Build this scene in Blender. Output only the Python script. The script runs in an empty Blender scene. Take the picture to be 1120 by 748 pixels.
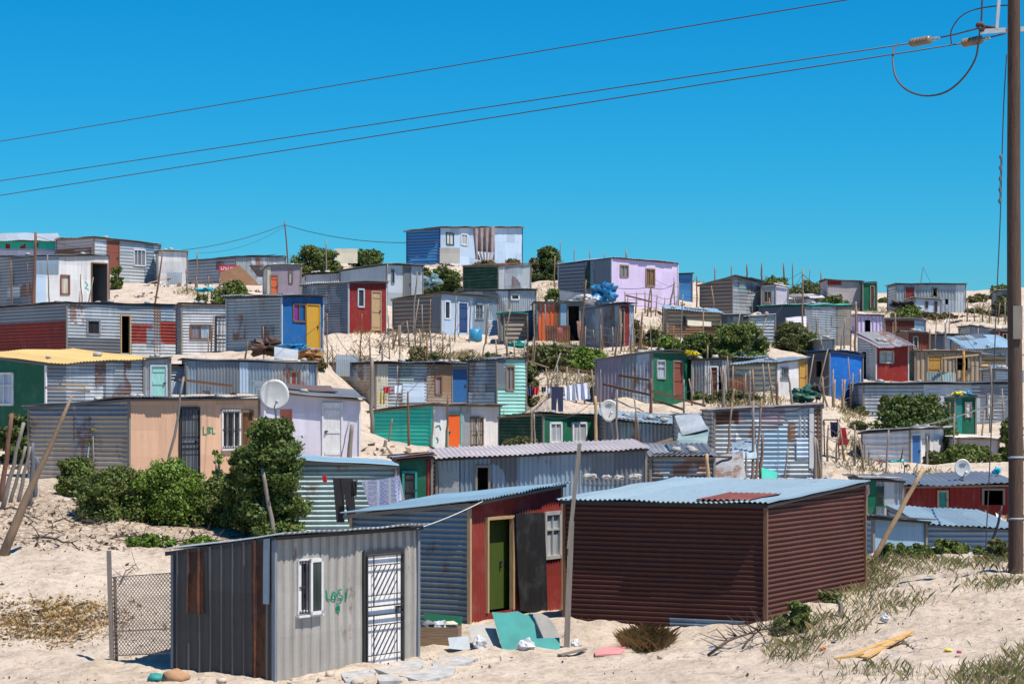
SKY_SAT = 1.35; SKY_HUE = .49; SKY_VAL = 1.0; SKY_STR = .083; SUN_E = 5.0; SUN_C = (1, .91, .80); EXPO = 0.4
SKY_G = ((2.2, .034), (1.0, .755), (1.0, 1.1))
import bpy, math, random
import numpy as np
from mathutils import Vector, noise
random.seed(7)
rng = np.random.default_rng(7)
F = 2526.0; CX = 560.0; HY = 450.0; ZC = 4.3
sc = bpy.context.scene
COL = sc.collection
R = math.radians

def P(x, y, D):
    return Vector(((x-CX)/F*D, D, ZC-(y-HY)/F*D))

# ------------------------------------------------------------------ materials
class NT:
    def __init__(s, name):
        s.m = bpy.data.materials.new(name); s.m.use_nodes = True
        s.t = s.m.node_tree; s.n = s.t.nodes; s.l = s.t.links
        s.b = s.n['Principled BSDF']
    def add(s, typ, **kw):
        n = s.n.new(typ)
        for k, v in kw.items():
            if k.startswith('i_'):
                key = k[2:]
                n.inputs[int(key) if key.isdigit() else key.replace('_', ' ')].default_value = v
            else: setattr(n, k, v)
        return n
    def link(s, a, b): s.l.new(a, b)
    def math(s, op, a, b=None, c=None, clamp=False):
        n = s.n.new('ShaderNodeMath'); n.operation = op; n.use_clamp = clamp
        for i, v in enumerate((a, b, c)):
            if v is None: continue
            if isinstance(v, (int, float)): n.inputs[i].default_value = v
            else: s.link(v, n.inputs[i])
        return n.outputs[0]
    def mix(s, fac, a, b, mode='MIX'):
        n = s.n.new('ShaderNodeMix'); n.data_type = 'RGBA'; n.blend_type = mode
        for key, v in ((0, fac), (6, a), (7, b)):
            if isinstance(v, (int, float)): n.inputs[key].default_value = v
            elif isinstance(v, tuple): n.inputs[key].default_value = (*v[:3], 1)
            else: s.link(v, n.inputs[key])
        return n.outputs[2]
    def ramp(s, fac, lo, hi, clamp=True):
        n = s.n.new('ShaderNodeMapRange'); n.clamp = clamp
        s.link(fac, n.inputs[0]); n.inputs[1].default_value = lo; n.inputs[2].default_value = hi
        return n.outputs[0]
    def noise(s, vec, scale, detail=3, rough=.55):
        n = s.n.new('ShaderNodeTexNoise'); n.inputs['Scale'].default_value = scale
        n.inputs['Detail'].default_value = detail; n.inputs['Roughness'].default_value = rough
        if vec is not None: s.link(vec, n.inputs['Vector'])
        return n.outputs['Fac']
    def vmap(s, vec, scale):
        n = s.n.new('ShaderNodeMapping'); n.inputs['Scale'].default_value = scale
        s.link(vec, n.inputs['Vector']); return n.outputs[0]
    def coord(s):
        tc = s.n.new('ShaderNodeTexCoord'); oi = s.n.new('ShaderNodeObjectInfo')
        m = s.math('MULTIPLY', oi.outputs['Random'], 37.0)
        v = s.n.new('ShaderNodeVectorMath'); v.operation = 'ADD'
        s.link(tc.outputs['Object'], v.inputs[0]); s.link(m, v.inputs[1])
        return tc.outputs['Object'], v.outputs[0]

MC = {}
def sheet_mat(col, metallic=0.0, rust=.15, dirt=.35, axis='xy', rough=.5, sheet=.22):
    key = ('s', col, metallic, rust, dirt, axis, rough, sheet)
    if key in MC: return MC[key]
    t = NT('sheet_metal'); raw, v = t.coord()
    sx = t.n.new('ShaderNodeSeparateXYZ'); t.link(raw, sx.inputs[0])
    if axis == 'xy': a = t.math('ADD', sx.outputs[0], sx.outputs[1])
    elif axis == 'x': a = sx.outputs[0]
    else: a = sx.outputs[1]
    ia = t.math('FLOOR', t.math('DIVIDE', a, .74 if axis != 'xy' else 1.35))
    ib = t.math('FLOOR', t.math('DIVIDE', sx.outputs[2], .72)) if axis == 'xy' else 0.0
    cb = t.n.new('ShaderNodeCombineXYZ'); t.link(ia, cb.inputs[0])
    if axis == 'xy': t.link(ib, cb.inputs[1])
    oi = t.n.new('ShaderNodeObjectInfo'); t.link(t.math('MULTIPLY', oi.outputs['Random'], 91.), cb.inputs[2])
    wn = t.n.new('ShaderNodeTexWhiteNoise'); wn.noise_dimensions = '3D'; t.link(cb.outputs[0], wn.inputs['Vector'])
    tone = t.math('MULTIPLY_ADD', wn.outputs['Value'], sheet*2, 1-sheet)
    big = t.noise(v, .9, 4)
    streak = t.noise(t.vmap(v, (7, 7, .55)), 1.0, 5, .6)
    g = t.math('MULTIPLY', t.ramp(big, .3, .75), t.ramp(streak, .35, .7))
    c = t.mix(1.0, col, (1, 1, 1), 'MULTIPLY')
    hs = t.n.new('ShaderNodeHueSaturation'); t.link(c, hs.inputs['Color']); t.link(tone, hs.inputs['Value'])
    grime = tuple(.35*x+.05*y for x, y in zip(col, (1.0, .8, .6)))
    c = t.mix(t.math('MULTIPLY', g, dirt*1.5, clamp=True), hs.outputs[0], grime)
    if metallic == 0 and dirt > 0:   # faded, chalky paint
        fade = tuple(min(.85, x*.72+.16) for x in col)
        c = t.mix(t.math('MULTIPLY', t.ramp(t.noise(v, 2.3, 6, .65), .52, .72), .45*dirt*2, clamp=True), c, fade)
    if rust > 0:
        rn = t.noise(t.vmap(v, (1.3, 1.3, .7)), 1.7, 7, .66)
        rm = t.ramp(rn, .66-.27*rust, .74-.25*rust)
        fine = t.noise(v, 14, 4)
        rc = t.mix(fine, (.07, .025, .014), (.24, .10, .05))
        c = t.mix(t.math('MULTIPLY', rm, .85), c, rc)
        t.link(t.math('MULTIPLY', t.math('SUBTRACT', 1.0, rm), metallic), t.b.inputs['Metallic'])
    else: t.b.inputs['Metallic'].default_value = metallic
    t.b.inputs['Specular IOR Level'].default_value = .25 if metallic == 0 else .5
    t.link(c, t.b.inputs['Base Color'])
    t.link(t.math('MULTIPLY_ADD', t.noise(v, 5, 3), .3, rough-.12+(.12 if metallic == 0 else 0)), t.b.inputs['Roughness'])
    bp = t.n.new('ShaderNodeBump'); bp.inputs['Strength'].default_value = .25; bp.inputs['Distance'].default_value = .02
    t.link(t.noise(v, 6, 4), bp.inputs['Height']); t.link(bp.outputs[0], t.b.inputs['Normal'])
    MC[key] = t.m; return t.m

def plain_mat(col, rough=.7, var=.25, kind='plain', scale=3.0, name=None):
    key = ('p', col, rough, var, kind, scale)
    if key in MC: return MC[key]
    t = NT(name or kind); raw, v = t.coord()
    if kind == 'wood': vv = t.vmap(v, (14, 14, 1.2))
    elif kind == 'woodx': vv = t.vmap(v, (1.2, 14, 14))
    else: vv = v
    n1 = t.noise(vv, scale, 5, .6); n2 = t.noise(v, scale*.35, 3)
    lo = tuple(x*(1-var) for x in col); hi = tuple(min(.95, x*(1+var*.6)) for x in col)
    c = t.mix(t.ramp(n1, .3, .7), lo, hi)
    c = t.mix(t.math('MULTIPLY', t.ramp(n2, .45, .75), var*.9), c, tuple(x*.45+.04 for x in col))
    t.link(c, t.b.inputs['Base Color']); t.b.inputs['Roughness'].default_value = rough
    if kind in ('wood', 'woodx', 'stone'):
        bp = t.n.new('ShaderNodeBump'); bp.inputs['Strength'].default_value = .5; bp.inputs['Distance'].default_value = .02
        t.link(n1, bp.inputs['Height']); t.link(bp.outputs[0], t.b.inputs['Normal'])
    if kind == 'cloth': t.b.inputs['Sheen Weight'].default_value = .2
    MC[key] = t.m; return t.m

def glass_mat(col=(.03, .035, .04)):
    key = ('g', col)
    if key in MC: return MC[key]
    t = NT('window_glass'); raw, v = t.coord()
    fold_shade = t.noise(t.vmap(v, (9, 9, .6)), 1.0, 3)  # shade of curtain folds put into the flat pane's colour as vertical bands
    t.link(t.mix(t.ramp(fold_shade, .35, .65), tuple(x*.55 for x in col), col), t.b.inputs['Base Color'])
    t.b.inputs['Roughness'].default_value = .12; t.b.inputs['Specular IOR Level'].default_value = .6
    MC[key] = t.m; return t.m

def leaf_mat(a, b, dry=(.16, .13, .05), dryness=.12):
    key = ('l', a, b, dry, dryness)
    if key in MC: return MC[key]
    t = NT('leaves')
    g = t.n.new('ShaderNodeNewGeometry'); ri = g.outputs['Random Per Island']
    raw, v = t.coord()
    c = t.mix(t.ramp(ri, 0, .85), a, b)
    c = t.mix(t.math('GREATER_THAN', ri, 1-dryness), c, dry)
    c = t.mix(t.math('MULTIPLY', t.ramp(t.noise(v, 1.6, 3), .5, .72), .5), c, tuple(x*1.25+.01 for x in b))
    t.link(c, t.b.inputs['Base Color']); t.b.inputs['Roughness'].default_value = .55
    t.b.inputs['Specular IOR Level'].default_value = .3
    tr = t.n.new('ShaderNodeBsdfTranslucent'); t.link(c, tr.inputs['Color'])
    ms = t.n.new('ShaderNodeMixShader'); ms.inputs[0].default_value = .25
    t.link(t.b.outputs[0], ms.inputs[1]); t.link(tr.outputs[0], ms.inputs[2])
    t.link(ms.outputs[0], t.n['Material Output'].inputs['Surface'])
    MC[key] = t.m; return t.m

CD = {  # colour name : (rgb, metallic, rust)
 'galv': ((.38, .44, .49), .35, .12), 'galvl': ((.52, .58, .63), .3, .10), 'galvd': ((.215, .25, .295), .35, .15),
 'galvr': ((.34, .36, .38), .35, .62), 'galvt': ((.25, .36, .37), .25, .15), 'galvb': ((.26, .36, .46), .3, .10),
 'slate': ((.13, .15, .18), .15, .12), 'black': ((.02, .02, .024), 0, .05), 'dark': ((.035, .035, .04), 0, 0),
 'ltblue': ((.30, .47, .62), .1, .08), 'paleblue': ((.47, .61, .78), .05, .08), 'blue': ((.012, .12, .36), 0, .03),
 'navy': ((.012, .06, .20), 0, .05), 'bblue': ((.005, .15, .56), 0, .0), 'stripeblue': ((.05, .24, .55), .1, .05), 'yellow': ((.62, .34, .03), 0, .03), 'ochre': ((.55, .30, .06), 0, .05),
 'roofyel': ((.70, .50, .20), 0, .1), 'red': ((.26, .022, .02), 0, .10), 'redb': ((.27, .035, .027), 0, .12), 'burg': ((.115, .034, .024), 0, .10), 'roofblue': ((.28, .39, .46), .1, .10), 'galvk': ((.22, .285, .33), .08, .32), 'roofk': ((.26, .42, .53), .15, .08), 'burgw': ((.108, .040, .030), 0, .0), 'slatek': ((.085, .084, .084), .1, .15), 'doorwhite': ((.95, .95, .95), 0, 0),
 'brick': ((.25, .07, .045), 0, .15), 'green': ((.004, .13, .07), 0, .03), 'dgreen': ((.006, .06, .035), 0, .05), 'turq': ((.04, .58, .45), 0, .02),
 'teal': ((.02, .28, .26), 0, .05), 'aqua': ((.32, .66, .62), 0, .05), 'orange': ((.85, .12, .008), 0, .0), 'orangeb': ((.70, .14, .05), 0, .15),
 'lilac': ((.66, .56, .82), 0, .0), 'white': ((.74, .75, .77), 0, .03), 'whitel': ((.70, .68, .80), 0, .0), 'cream': ((.62, .59, .47), 0, .12),
 'peach': ((.68, .43, .29), 0, 0), 'tan': ((.43, .34, .24), 0, .15), 'beige': ((.50, .43, .35), .1, .30), 'brown': ((.20, .10, .05), 0, .1),
 'wood': ((.28, .19, .12), 0, 0), 'woodl': ((.50, .34, .18), 0, 0), 'woodg': ((.25, .22, .19), 0, 0), 'mauve': ((.33, .27, .33), .2, .15), 'pinkw': ((.48, .44, .46), 0, .1), 'rust': ((.085, .038, .026), 0, .7),
 'olive': ((.055, .095, .010), 0, 0), 'purple': ((.25, .03, .30), 0, 0), 'concrete': ((.42, .41, .38), 0, 0), 'ibr': ((.47, .46, .43), .1, .16), 'pink': ((.75, .30, .30), 0, 0),
}
for q_ in CD: CD[q_] = (tuple(round(x*.86, 4) for x in CD[q_][0]),)+CD[q_][1:]
def sm(name, axis='xy', **kw):
    c, me, ru = CD[name]
    return sheet_mat(c, me, kw.get('rust', ru), kw.get('dirt', .5 if name in ('galvk', 'ibr', 'galvb', 'galv', 'white', 'cream') else (.06 if name == 'burgw' else .28)), axis, kw.get('rough', .5), kw.get('sheet', .04 if name in ('ibr', 'burgw') else .10 if me == 0 else .16))
def pm(name, kind='plain', **kw):
    return plain_mat(CD[name][0], kw.get('rough', .65), kw.get('var', .2), kind, kw.get('scale', 3.))

# ------------------------------------------------------------------ objects
def tag(o, label=None, cat=None, group=None, kind=None):
    if label: o['label'] = label
    if cat: o['category'] = cat
    if group: o['group'] = group
    if kind: o['kind'] = kind
    return o
def empty(name, label, cat, loc, rz=0, group=None):
    o = bpy.data.objects.new(name, None); COL.objects.link(o)
    o.location = loc; o.rotation_euler = (0, 0, rz); o.empty_display_size = .3
    return tag(o, label, cat, group)

def short(l, n=8):
    for w_ in (' with ', ' under ', ' beside ', ' before ', ' behind ', ' between ', ' over '):
        if len(l.split()) > n: l = l.split(w_)[0]
    return ' '.join(l.split()[:n])
class MB:
    def __init__(s): s.v = []; s.f = []; s.n = 0
    def raw(s, v, f):
        s.v.extend(tuple(map(float, p)) for p in v); s.f.extend(tuple(int(i)+s.n for i in q) for q in f); s.n = len(s.v); return s
    def box(s, x0, x1, y0, y1, z0, z1):
        v = [(x, y, z) for x in (x0, x1) for y in (y0, y1) for z in (z0, z1)]
        return s.raw(v, [(0, 1, 3, 2), (4, 6, 7, 5), (0, 4, 5, 1), (2, 3, 7, 6), (0, 2, 6, 4), (1, 5, 7, 3)])
    def bar(s, a, b, w, h=None, up=(0, 0, 1)):
        a = Vector(a); b = Vector(b); h = h or w; d = (b-a).normalized(); up = Vector(up)
        if abs(d.dot(up)) > .98: up = Vector((0, 1, 0)) if abs(d.y) < .9 else Vector((1, 0, 0))
        e = d.cross(up).normalized(); g = e.cross(d).normalized()
        v = [p+e*(i*w/2)+g*(j*h/2) for p in (a, b) for i in (-1, 1) for j in (-1, 1)]
        return s.raw(v, [(0, 1, 3, 2), (4, 6, 7, 5), (0, 4, 5, 1), (2, 3, 7, 6), (0, 2, 6, 4), (1, 5, 7, 3)])
    def tube(s, pts, r, n=7, cap=True):
        pts = [Vector(p) for p in pts]; m = len(pts)
        rs = r if isinstance(r, (list, tuple)) else [r]*m
        v = []; f = []; ref = None
        for i, p in enumerate(pts):
            d = (pts[min(i+1, m-1)]-pts[max(i-1, 0)]).normalized()
            if ref is None:
                ref = Vector((0, 0, 1)) if abs(d.z) < .9 else Vector((1, 0, 0))
            e = d.cross(ref).normalized(); g = e.cross(d).normalized(); ref = g
            for k in range(n):
                a = 2*math.pi*k/n
                v.append(p+e*(math.cos(a)*rs[i])+g*(math.sin(a)*rs[i]))
        for i in range(m-1):
            for k in range(n):
                f.append((i*n+k, i*n+(k+1) % n, (i+1)*n+(k+1) % n, (i+1)*n+k))
        if cap: f.append(tuple(range(n-1, -1, -1))); f.append(tuple((m-1)*n+k for k in range(n)))
        return s.raw(v, f)
    def build(s, name, mat, parent=None, smooth=False, loc=None):
        me = bpy.data.meshes.new(name); me.from_pydata(s.v, [], s.f)
        if smooth: me.polygons.foreach_set('use_smooth', [True]*len(me.polygons))
        me.materials.append(mat); me.update()
        o = bpy.data.objects.new(name, me); COL.objects.link(o)
        if parent: o.parent = parent
        if loc is not None: o.location = loc
        return o

def recenter(o):   # origin at the lowest point's middle
    me = o.data; n = len(me.vertices); a = np.empty(n*3); me.vertices.foreach_get('co', a); a = a.reshape(-1, 3)
    c = np.array([a[:, 0].mean(), a[:, 1].mean(), a[:, 2].min()]); a -= c
    me.vertices.foreach_set('co', a.ravel()); me.update(); o.location = Vector(c)
    return o

# ------------------------------------------------------------------ corrugated sheets
def prof(t, kind, pitch, amp):
    ph = (t/pitch) % 1.0
    if kind == 'sin': return amp*np.sin(2*np.pi*ph)
    if kind == 'ibr':
        return np.interp(ph, [0, .42, .45, .57, .60, 1], [0, 0, amp, amp, 0, 0])
    if kind == 'groove': return np.interp(ph, [0, .02, .12, .14, .5, .53, .56, .59, 1], [-amp, -amp, -amp, 0, 0, .008, .008, 0, 0])
    if kind == 'plank':
        k = np.floor(t/pitch)
        return np.where(ph < .1, -amp, ((np.sin(k*12.9898)*43758.5453) % 1)*amp*.7)
    return np.zeros_like(t)
def breaks(a, b, pitch, kind, seg):
    if kind == 'flat': return np.arange(a, b, .6)
    if kind == 'sin': return np.arange(a, b, pitch/seg)
    k0 = math.floor(a/pitch); ks = np.arange(k0, math.ceil(b/pitch)+1)
    off = {'groove': [.0, .119, .121, .14, .50, .53, .56, .59, .999], 'ibr': [.42, .45, .57, .60], 'plank': [0.001, .099, .101, .999]}[kind]
    r = np.concatenate([(ks+o)*pitch for o in off]); r.sort()
    return r[(r > a) & (r < b)]
def grid_sheet(mapfn, u0, u1, v0, topfn, holes=(), orient='v', kind='sin', pitch=.12, amp=.02, seg=6, dent=.012, ragged=0.0):
    """corrugated sheet; mapfn(u, v, off) -> Nx3"""
    vmax = max(topfn(u0), topfn(u1))
    hu = [q for h in holes for q in (h[0], h[2])]; hv = [q for h in holes for q in (h[1], h[3])]
    if orient == 'v': us = breaks(u0, u1, pitch, kind, seg); vs = np.arange(v0, vmax, .55)
    else: us = np.arange(u0, u1, .55); vs = breaks(v0, vmax, pitch, kind, seg)
    us = np.unique(np.round([*us, u0, u1, *[h for h in hu if u0 < h < u1]], 4))
    vs = np.unique(np.round([*vs, v0, vmax, *[h for h in hv if v0 < h < vmax]], 4))
    U, V = np.meshgrid(us, vs, indexing='ij')
    T = np.vectorize(topfn)(U); Vc = np.minimum(V, T)
    t = U if orient == 'v' else Vc
    off = prof(t, kind, pitch, amp)
    s1, s2 = rng.uniform(0, 6, 2)
    off = off+dent*(np.sin(U*2.1+s1)*np.cos(V*2.7+s2)+.5*np.sin(U*5.3+s2+V*1.9))
    if ragged:
        k = np.floor(U/.7); jit = ((np.sin(k*78.233+s1)*43758.5) % 1)*ragged
        Vc = np.where(V <= v0+1e-6, Vc-jit, Vc)
    co = mapfn(U.ravel(), Vc.ravel(), off.ravel())
    nu, nv = U.shape
    uc = (us[:-1]+us[1:])/2; vc = (vs[:-1]+vs[1:])/2
    keep = np.ones((nu-1, nv-1), bool)
    for h in holes:
        keep &= ~(((uc > h[0]) & (uc < h[2]))[:, None] & ((vc > h[1]) & (vc < h[3]))[None, :])
    keep &= (V[:-1, :-1] < T[:-1, :-1]-1e-4) | (V[1:, :-1] < T[1:, :-1]-1e-4)
    I, J = np.nonzero(keep); a = I*nv+J
    return co, np.stack([a, a+nv, a+nv+1, a+1], 1)
def np_mesh(name, co, fa, mat, parent=None, smooth=False):
    me = bpy.data.meshes.new(name)
    used = np.unique(fa); remap = np.zeros(len(co), int); remap[used] = np.arange(len(used)); co = co[used]; fa = remap[fa]
    me.vertices.add(len(co)); me.vertices.foreach_set('co', np.ascontiguousarray(co, dtype=np.float32).ravel())
    k = fa.shape[1]
    me.loops.add(fa.size); me.loops.foreach_set('vertex_index', fa.ravel().astype(np.int32))
    me.polygons.add(len(fa)); me.polygons.foreach_set('loop_start', (np.arange(len(fa))*k).astype(np.int32))
    if smooth: me.polygons.foreach_set('use_smooth', np.ones(len(fa), bool))
    me.materials.append(mat); me.update(calc_edges=True); me.validate()
    o = bpy.data.objects.new(name, me); COL.objects.link(o)
    if parent: o.parent = parent
    return o

# ------------------------------------------------------------------ shacks
SH = []
def S(id, xs, yb, yt, D, th, front, side, label, roof='galv', fo='v', so='h', feats=(), kf='sin', ks='sin', pitch=.12,
      dep=3.2, back=.0, oh=.14, name='shack', trim='woodg', cat='shack', ohs=None, bare=False, noroof=False, ax=None, stones=0, wid=None):
    xl, xc, xr = xs; ytl, ytc, ytr = yt; t = R(th); c, s = math.cos(t), math.sin(t)
    x0 = (xc-CX)/F*D; zb = ZC-(yb-HY)/F*D
    if xr > xc: tr = (xr-CX)/F; w = (tr*D-x0)/(c-s*tr)
    else: w = wid or 3.
    narrow = xl < xc and xc-xl <= 12 and th <= 22
    if narrow:      # seen almost square on: the yaw follows from the true depth of the shack
        tl = (xl-CX)/F; d = dep
        for _ in range(6): s = (x0-tl*(D+c*d))/d; s = max(.01, min(.5, s)); c = math.sqrt(1-s*s)
        t = math.asin(s)
        if xr > xc: w = (tr*D-x0)/(c-s*tr)
    elif xl < xc: tl = (xl-CX)/F; d = (x0-tl*D)/(s+c*tl)
    else: d = dep
    h0 = ZC-(ytc-HY)/F*D-zb
    hr = ZC-(ytr-HY)/F*(D+s*w)-zb if xr > xc else h0
    hl = ZC-(ytl-HY)/F*(D+c*d)-zb if (xl < xc and not narrow) else h0+back
    k = dict(id=id, x0=x0, D=D, zb=zb, w=w, d=d, th=t, c=c, s=s, h0=h0, bx=(hr-h0)/w, cy=(hl-h0)/d, front=front, side=side, label=label, roof=roof, ohs=(oh*.5 if ohs is None else ohs),
             fo=fo, so=so, feats=feats, kf=kf, ks=ks, pitch=pitch, oh=oh, name=name, trim=trim, cat=cat, bare=bare, noroof=noroof, ax=ax, stones=stones)
    SH.append(k); return k

def px_uv(k, face, x0, y0, x1, y1):
    def uu(x):
        t = (x-CX)/F
        return (t*k['D']-k['x0'])/(k['c']-k['s']*t) if face == 'f' else (k['x0']-t*k['D'])/(k['s']+k['c']*t)
    a, b = sorted((uu(x0), uu(x1))); um = (a+b)/2
    dd = k['D']+(k['s'] if face == 'f' else k['c'])*um
    z = lambda y: ZC-(y-HY)/F*dd-k['zb']
    lim = k['w'] if face == 'f' else k['d']
    return max(a, .02), z(y1), min(b, lim-.02), z(y0)

def face_map(face, w, d):
    if face == 'f': return lambda u, v, o: np.stack([u, -o, v], 1)
    if face == 's': return lambda u, v, o: np.stack([-o, u, v], 1)
    if face == 'b': return lambda u, v, o: np.stack([u, d+o, v], 1)
    return lambda u, v, o: np.stack([w+o, u, v], 1)
def fbox(mb, face, u0, u1, o0, o1, v0, v1):   # o: outward offsets
    if face == 'f': mb.box(u0, u1, -o1, -o0, v0, v1)
    else: mb.box(-o1, -o0, u0, u1, v0, v1)
def fpt(face, u, o, v): return (u, -o, v) if face == 'f' else (-o, u, v)

def gate_bars(mb, face, u0, u1, v0, v1, o=.07, diag=True, r=.008):
    W = u1-u0; H = v1-v0
    def bar(a, b, r_=r): mb.bar(fpt(face, u0+a[0]*W, o, v0+a[1]*H), fpt(face, u0+b[0]*W, o, v0+b[1]*H), r_*2)
    for q in (0, 1): bar((q, 0), (q, 1), .014)
    for q in (.0, .46, .54, 1): bar((0, q), (1, q), .012)
    for b0 in (0., .54):
        bar((.18, b0), (.18, b0+.46)); bar((.82, b0), (.82, b0+.46)); bar((0, b0+.1), (1, b0+.1)); bar((0, b0+.37), (1, b0+.37))
        if diag:
            for k in range(-5, 4):
                sl = .42; ya = b0+.06+.085*k; xa, xb = .18, .82   # parallel diagonals clipped to the panel
                qa = max(0, (b0+.10-ya)/sl); qb = min(1, (b0+.37-ya)/sl)
                if qb > qa+.1: bar((xa+(xb-xa)*qa, ya+sl*qa), (xa+(xb-xa)*qb, ya+sl*qb), .0065)
        else:
            for k in range(1, 5): bar((k/5, b0), (k/5, b0+.46), .009)

def build_shack(k):
    t = empty(k['name'], k['label'], k['cat'], (k['x0'], k['D'], k['zb']), k['th'], 'corrugated iron shacks on the sand dune')
    w, d = k['w'], k['d']; h = lambda x, y: k['h0']+k['bx']*x+k['cy']*y
    seg = 8 if k['D'] < 50 else (6 if k['D'] < 75 else 4)
    holes = {'f': [], 's': []}
    pats = []
    for ft in k['feats']:
        typ, face = ft[0], ft[1]; u0, v0, u1, v1 = px_uv(k, face, *ft[2:6])
        top = (h(u0, 0) if face == 'f' else h(0, u0)), (h(u1, 0) if face == 'f' else h(0, u1))
        v1 = min(v1, min(top)-.03) if typ != 'p' else v1
        if typ in 'wdh':
            if u1-u0 > .08 and v1-v0 > .1: holes[face].append((u0, v0, u1, v1))
    for face, m, orient, kind, L, top in (('f', k['front'], k['fo'], k['kf'], w, lambda u: h(u, 0)), ('s', k['side'], k['so'], k['ks'], d, lambda u: h(0, u)),
                                     ('b', 'galvd', 'v', 'sin', w, lambda u: h(u, d)), ('r', k['side'], 'v', 'sin', d, lambda u: h(w, u))):
        amp = {'sin': .021, 'ibr': .062, 'groove': .045, 'plank': .022, 'flat': 0}[kind]; pitch = {'sin': k['pitch'], 'ibr': .25, 'groove': .235, 'plank': .21, 'flat': 1}[kind]
        co, fa = grid_sheet(face_map(face, w, d), 0, L, -.7, top, holes.get(face, ()), orient, kind, pitch, amp, seg if face in 'fs' else 4)
        mt = pm(m, 'wood' if orient == 'v' else 'woodx') if kind == 'plank' else sm(m)
        wo = np_mesh('wall', co, fa, mt, t, kind == 'sin')
    galv = ('galv', 'galvl', 'galvd', 'galvb', 'galvt', 'galvr', 'slate', 'beige', 'mauve')
    for face, m, L, kind, orient in (('f', k['front'], w, k['kf'], k['fo']), ('s', k['side'], d, k['ks'], k['so'])):
        if m in galv and kind == 'sin' and 60 < k['D'] < 150 and L > 1.5:
            for q in range(random.choice((1, 2, 2, 3))):
                W = random.choice((.75, .75, 1.5)); u0 = random.uniform(.05, max(.1, L-W-.1)); full = orient == 'v' or random.random() < .3
                v0, v1 = (-.4, 9) if full else ((a_ := random.choice((-.3, .5, 1.0, 1.4))), a_+random.choice((.6, .7, 1.1)))
                u1 = min(L-.04, u0+W); tf = (lambda u: min(h(u, 0) if face == 'f' else h(0, u), v1)-.01)
                if tf(u0) < v0+.2 or u1-u0 < .3: continue
                base = face_map(face, w, d)
                co, fa = grid_sheet(lambda u, v, o: base(u, v, o+.014), u0, u1, v0, tf, holes[face], orient, 'sin', k['pitch'], .021, seg)
                if len(fa): np_mesh('wall_sheet', co, fa, sm(random.choice(('galv', 'galvl', 'galvd', 'galvr', 'galvb', 'galvt', 'galvr')), rust=random.choice((.1, .3, .6, .8))), t, True)
    for ft in k['feats']:
        typ, face = ft[0], ft[1]; u0, v0, u1, v1 = px_uv(k, face, *ft[2:6]); W = u1-u0; H = v1-v0
        if W < .06: continue
        if typ in 'wdh': v1 = min(v1, min((h(u0, 0), h(u1, 0)) if face == 'f' else (h(0, u0), h(0, u1)))-.03); H = v1-v0
        if H < .08: continue
        opts = ft[8] if len(ft) > 8 else {}
        if typ == 'p':
            topf = (lambda u: min(h(u, 0), v1)) if face == 'f' else (lambda u: min(h(0, u), v1))
            kk = opts.get('k', 'sin'); o0 = opts.get('o', .02)
            base = face_map(face, w, d); mp = lambda u, v, o: base(u, v, o+o0)
            co, fa = grid_sheet(mp, u0, u1, v0, topf, holes[face], ft[7], kk, (.25 if kk == 'ibr' else k['pitch']), (.02 if kk != 'ibr' else .062), seg)
            if len(fa): np_mesh('wall_sheet', co, fa, pm(ft[6], 'wood') if kk == 'plank' else sm(ft[6], **({'rust': opts['rust']} if 'rust' in opts else {})), t, kk == 'sin')
        elif typ == 'w':
            fc, pc = ft[6], ft[7]; b = min(.055, W*.14)
            m = MB()
            for (a0, a1, b0, b1) in ((u0-.02, u0+b, v0, v1), (u1-b, u1+.02, v0, v1), (u0, u1, v0-.02, v0+b), (u0, u1, v1-b, v1+.02)): fbox(m, face, a0, a1, -.04, .045, b0, b1)
            mul = opts.get('m', 1)
            for q in range(mul): um = u0+W*(q+1)/(mul+1); fbox(m, face, um-.018, um+.018, -.03, .03, v0+b, v1-b)
            if opts.get('x', 0): vm = v0+H*.62; fbox(m, face, u0+b, u1-b, -.028, .028, vm-.018, vm+.018)
            wn = m.build('window', pm(fc, 'wood' if 'wood' in fc else 'plain'), t)
            pcs = pc if isinstance(pc, tuple) else (pc,)
            for q, pcc in enumerate(pcs):
                m = MB(); fbox(m, face, u0+W*q/len(pcs), u0+W*(q+1)/len(pcs), -.035, -.018, v0, v1)
                m.build('pane', glass_mat(CD[pcc][0]), wn)
            if opts.get('bars'):
                m = MB()
                for q in range(1, 7): uu = u0+W*q/7; m.bar(fpt(face, uu, .06, v0), fpt(face, uu, .06, v1), .014)
                for q in (0.02, .5, .98): vv = v0+H*q; m.bar(fpt(face, u0, .06, vv), fpt(face, u1, .06, vv), .02)
                m.build('burglar_bars', plain_mat((.03, .03, .03), .5, .1), wn)
            if opts.get('sash'):   # side hung sash standing open from the frame
                m = MB(); ua = u0+W*.42; ub = u1+.01; oa, ob = .075, .11
                for (q0, q1, r0, r1) in ((ua, ua+.05, v0-.03, v1+.02), (ub-.05, ub, v0-.03, v1+.02), (ua, ub, v0-.03, v0+.03), (ua, ub, v1-.04, v1+.02)): fbox(m, face, q0, q1, oa, ob, r0, r1)
                sa_ = m.build('sash', pm(fc), wn); m = MB(); fbox(m, face, ua+.04, ub-.04, .088, .098, v0, v1); m.build('pane', glass_mat((.03, .05, .05)), sa_)
            if opts.get('sill', k['D'] < 70):
                m = MB(); fbox(m, face, u0-.05, u1+.05, .0, .09, v0-.06, v0-.023); m.build('sill', pm(fc), wn)
        elif typ == 'd':
            m = MB(); o0, o1 = (-.03-opts.get('rec', 0), .012-opts.get('rec', 0)); fbox(m, face, u0+.03, u1-.03+(.3 if opts.get('rec') else 0), o0, o1, v0+.02, v1-.03)
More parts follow.
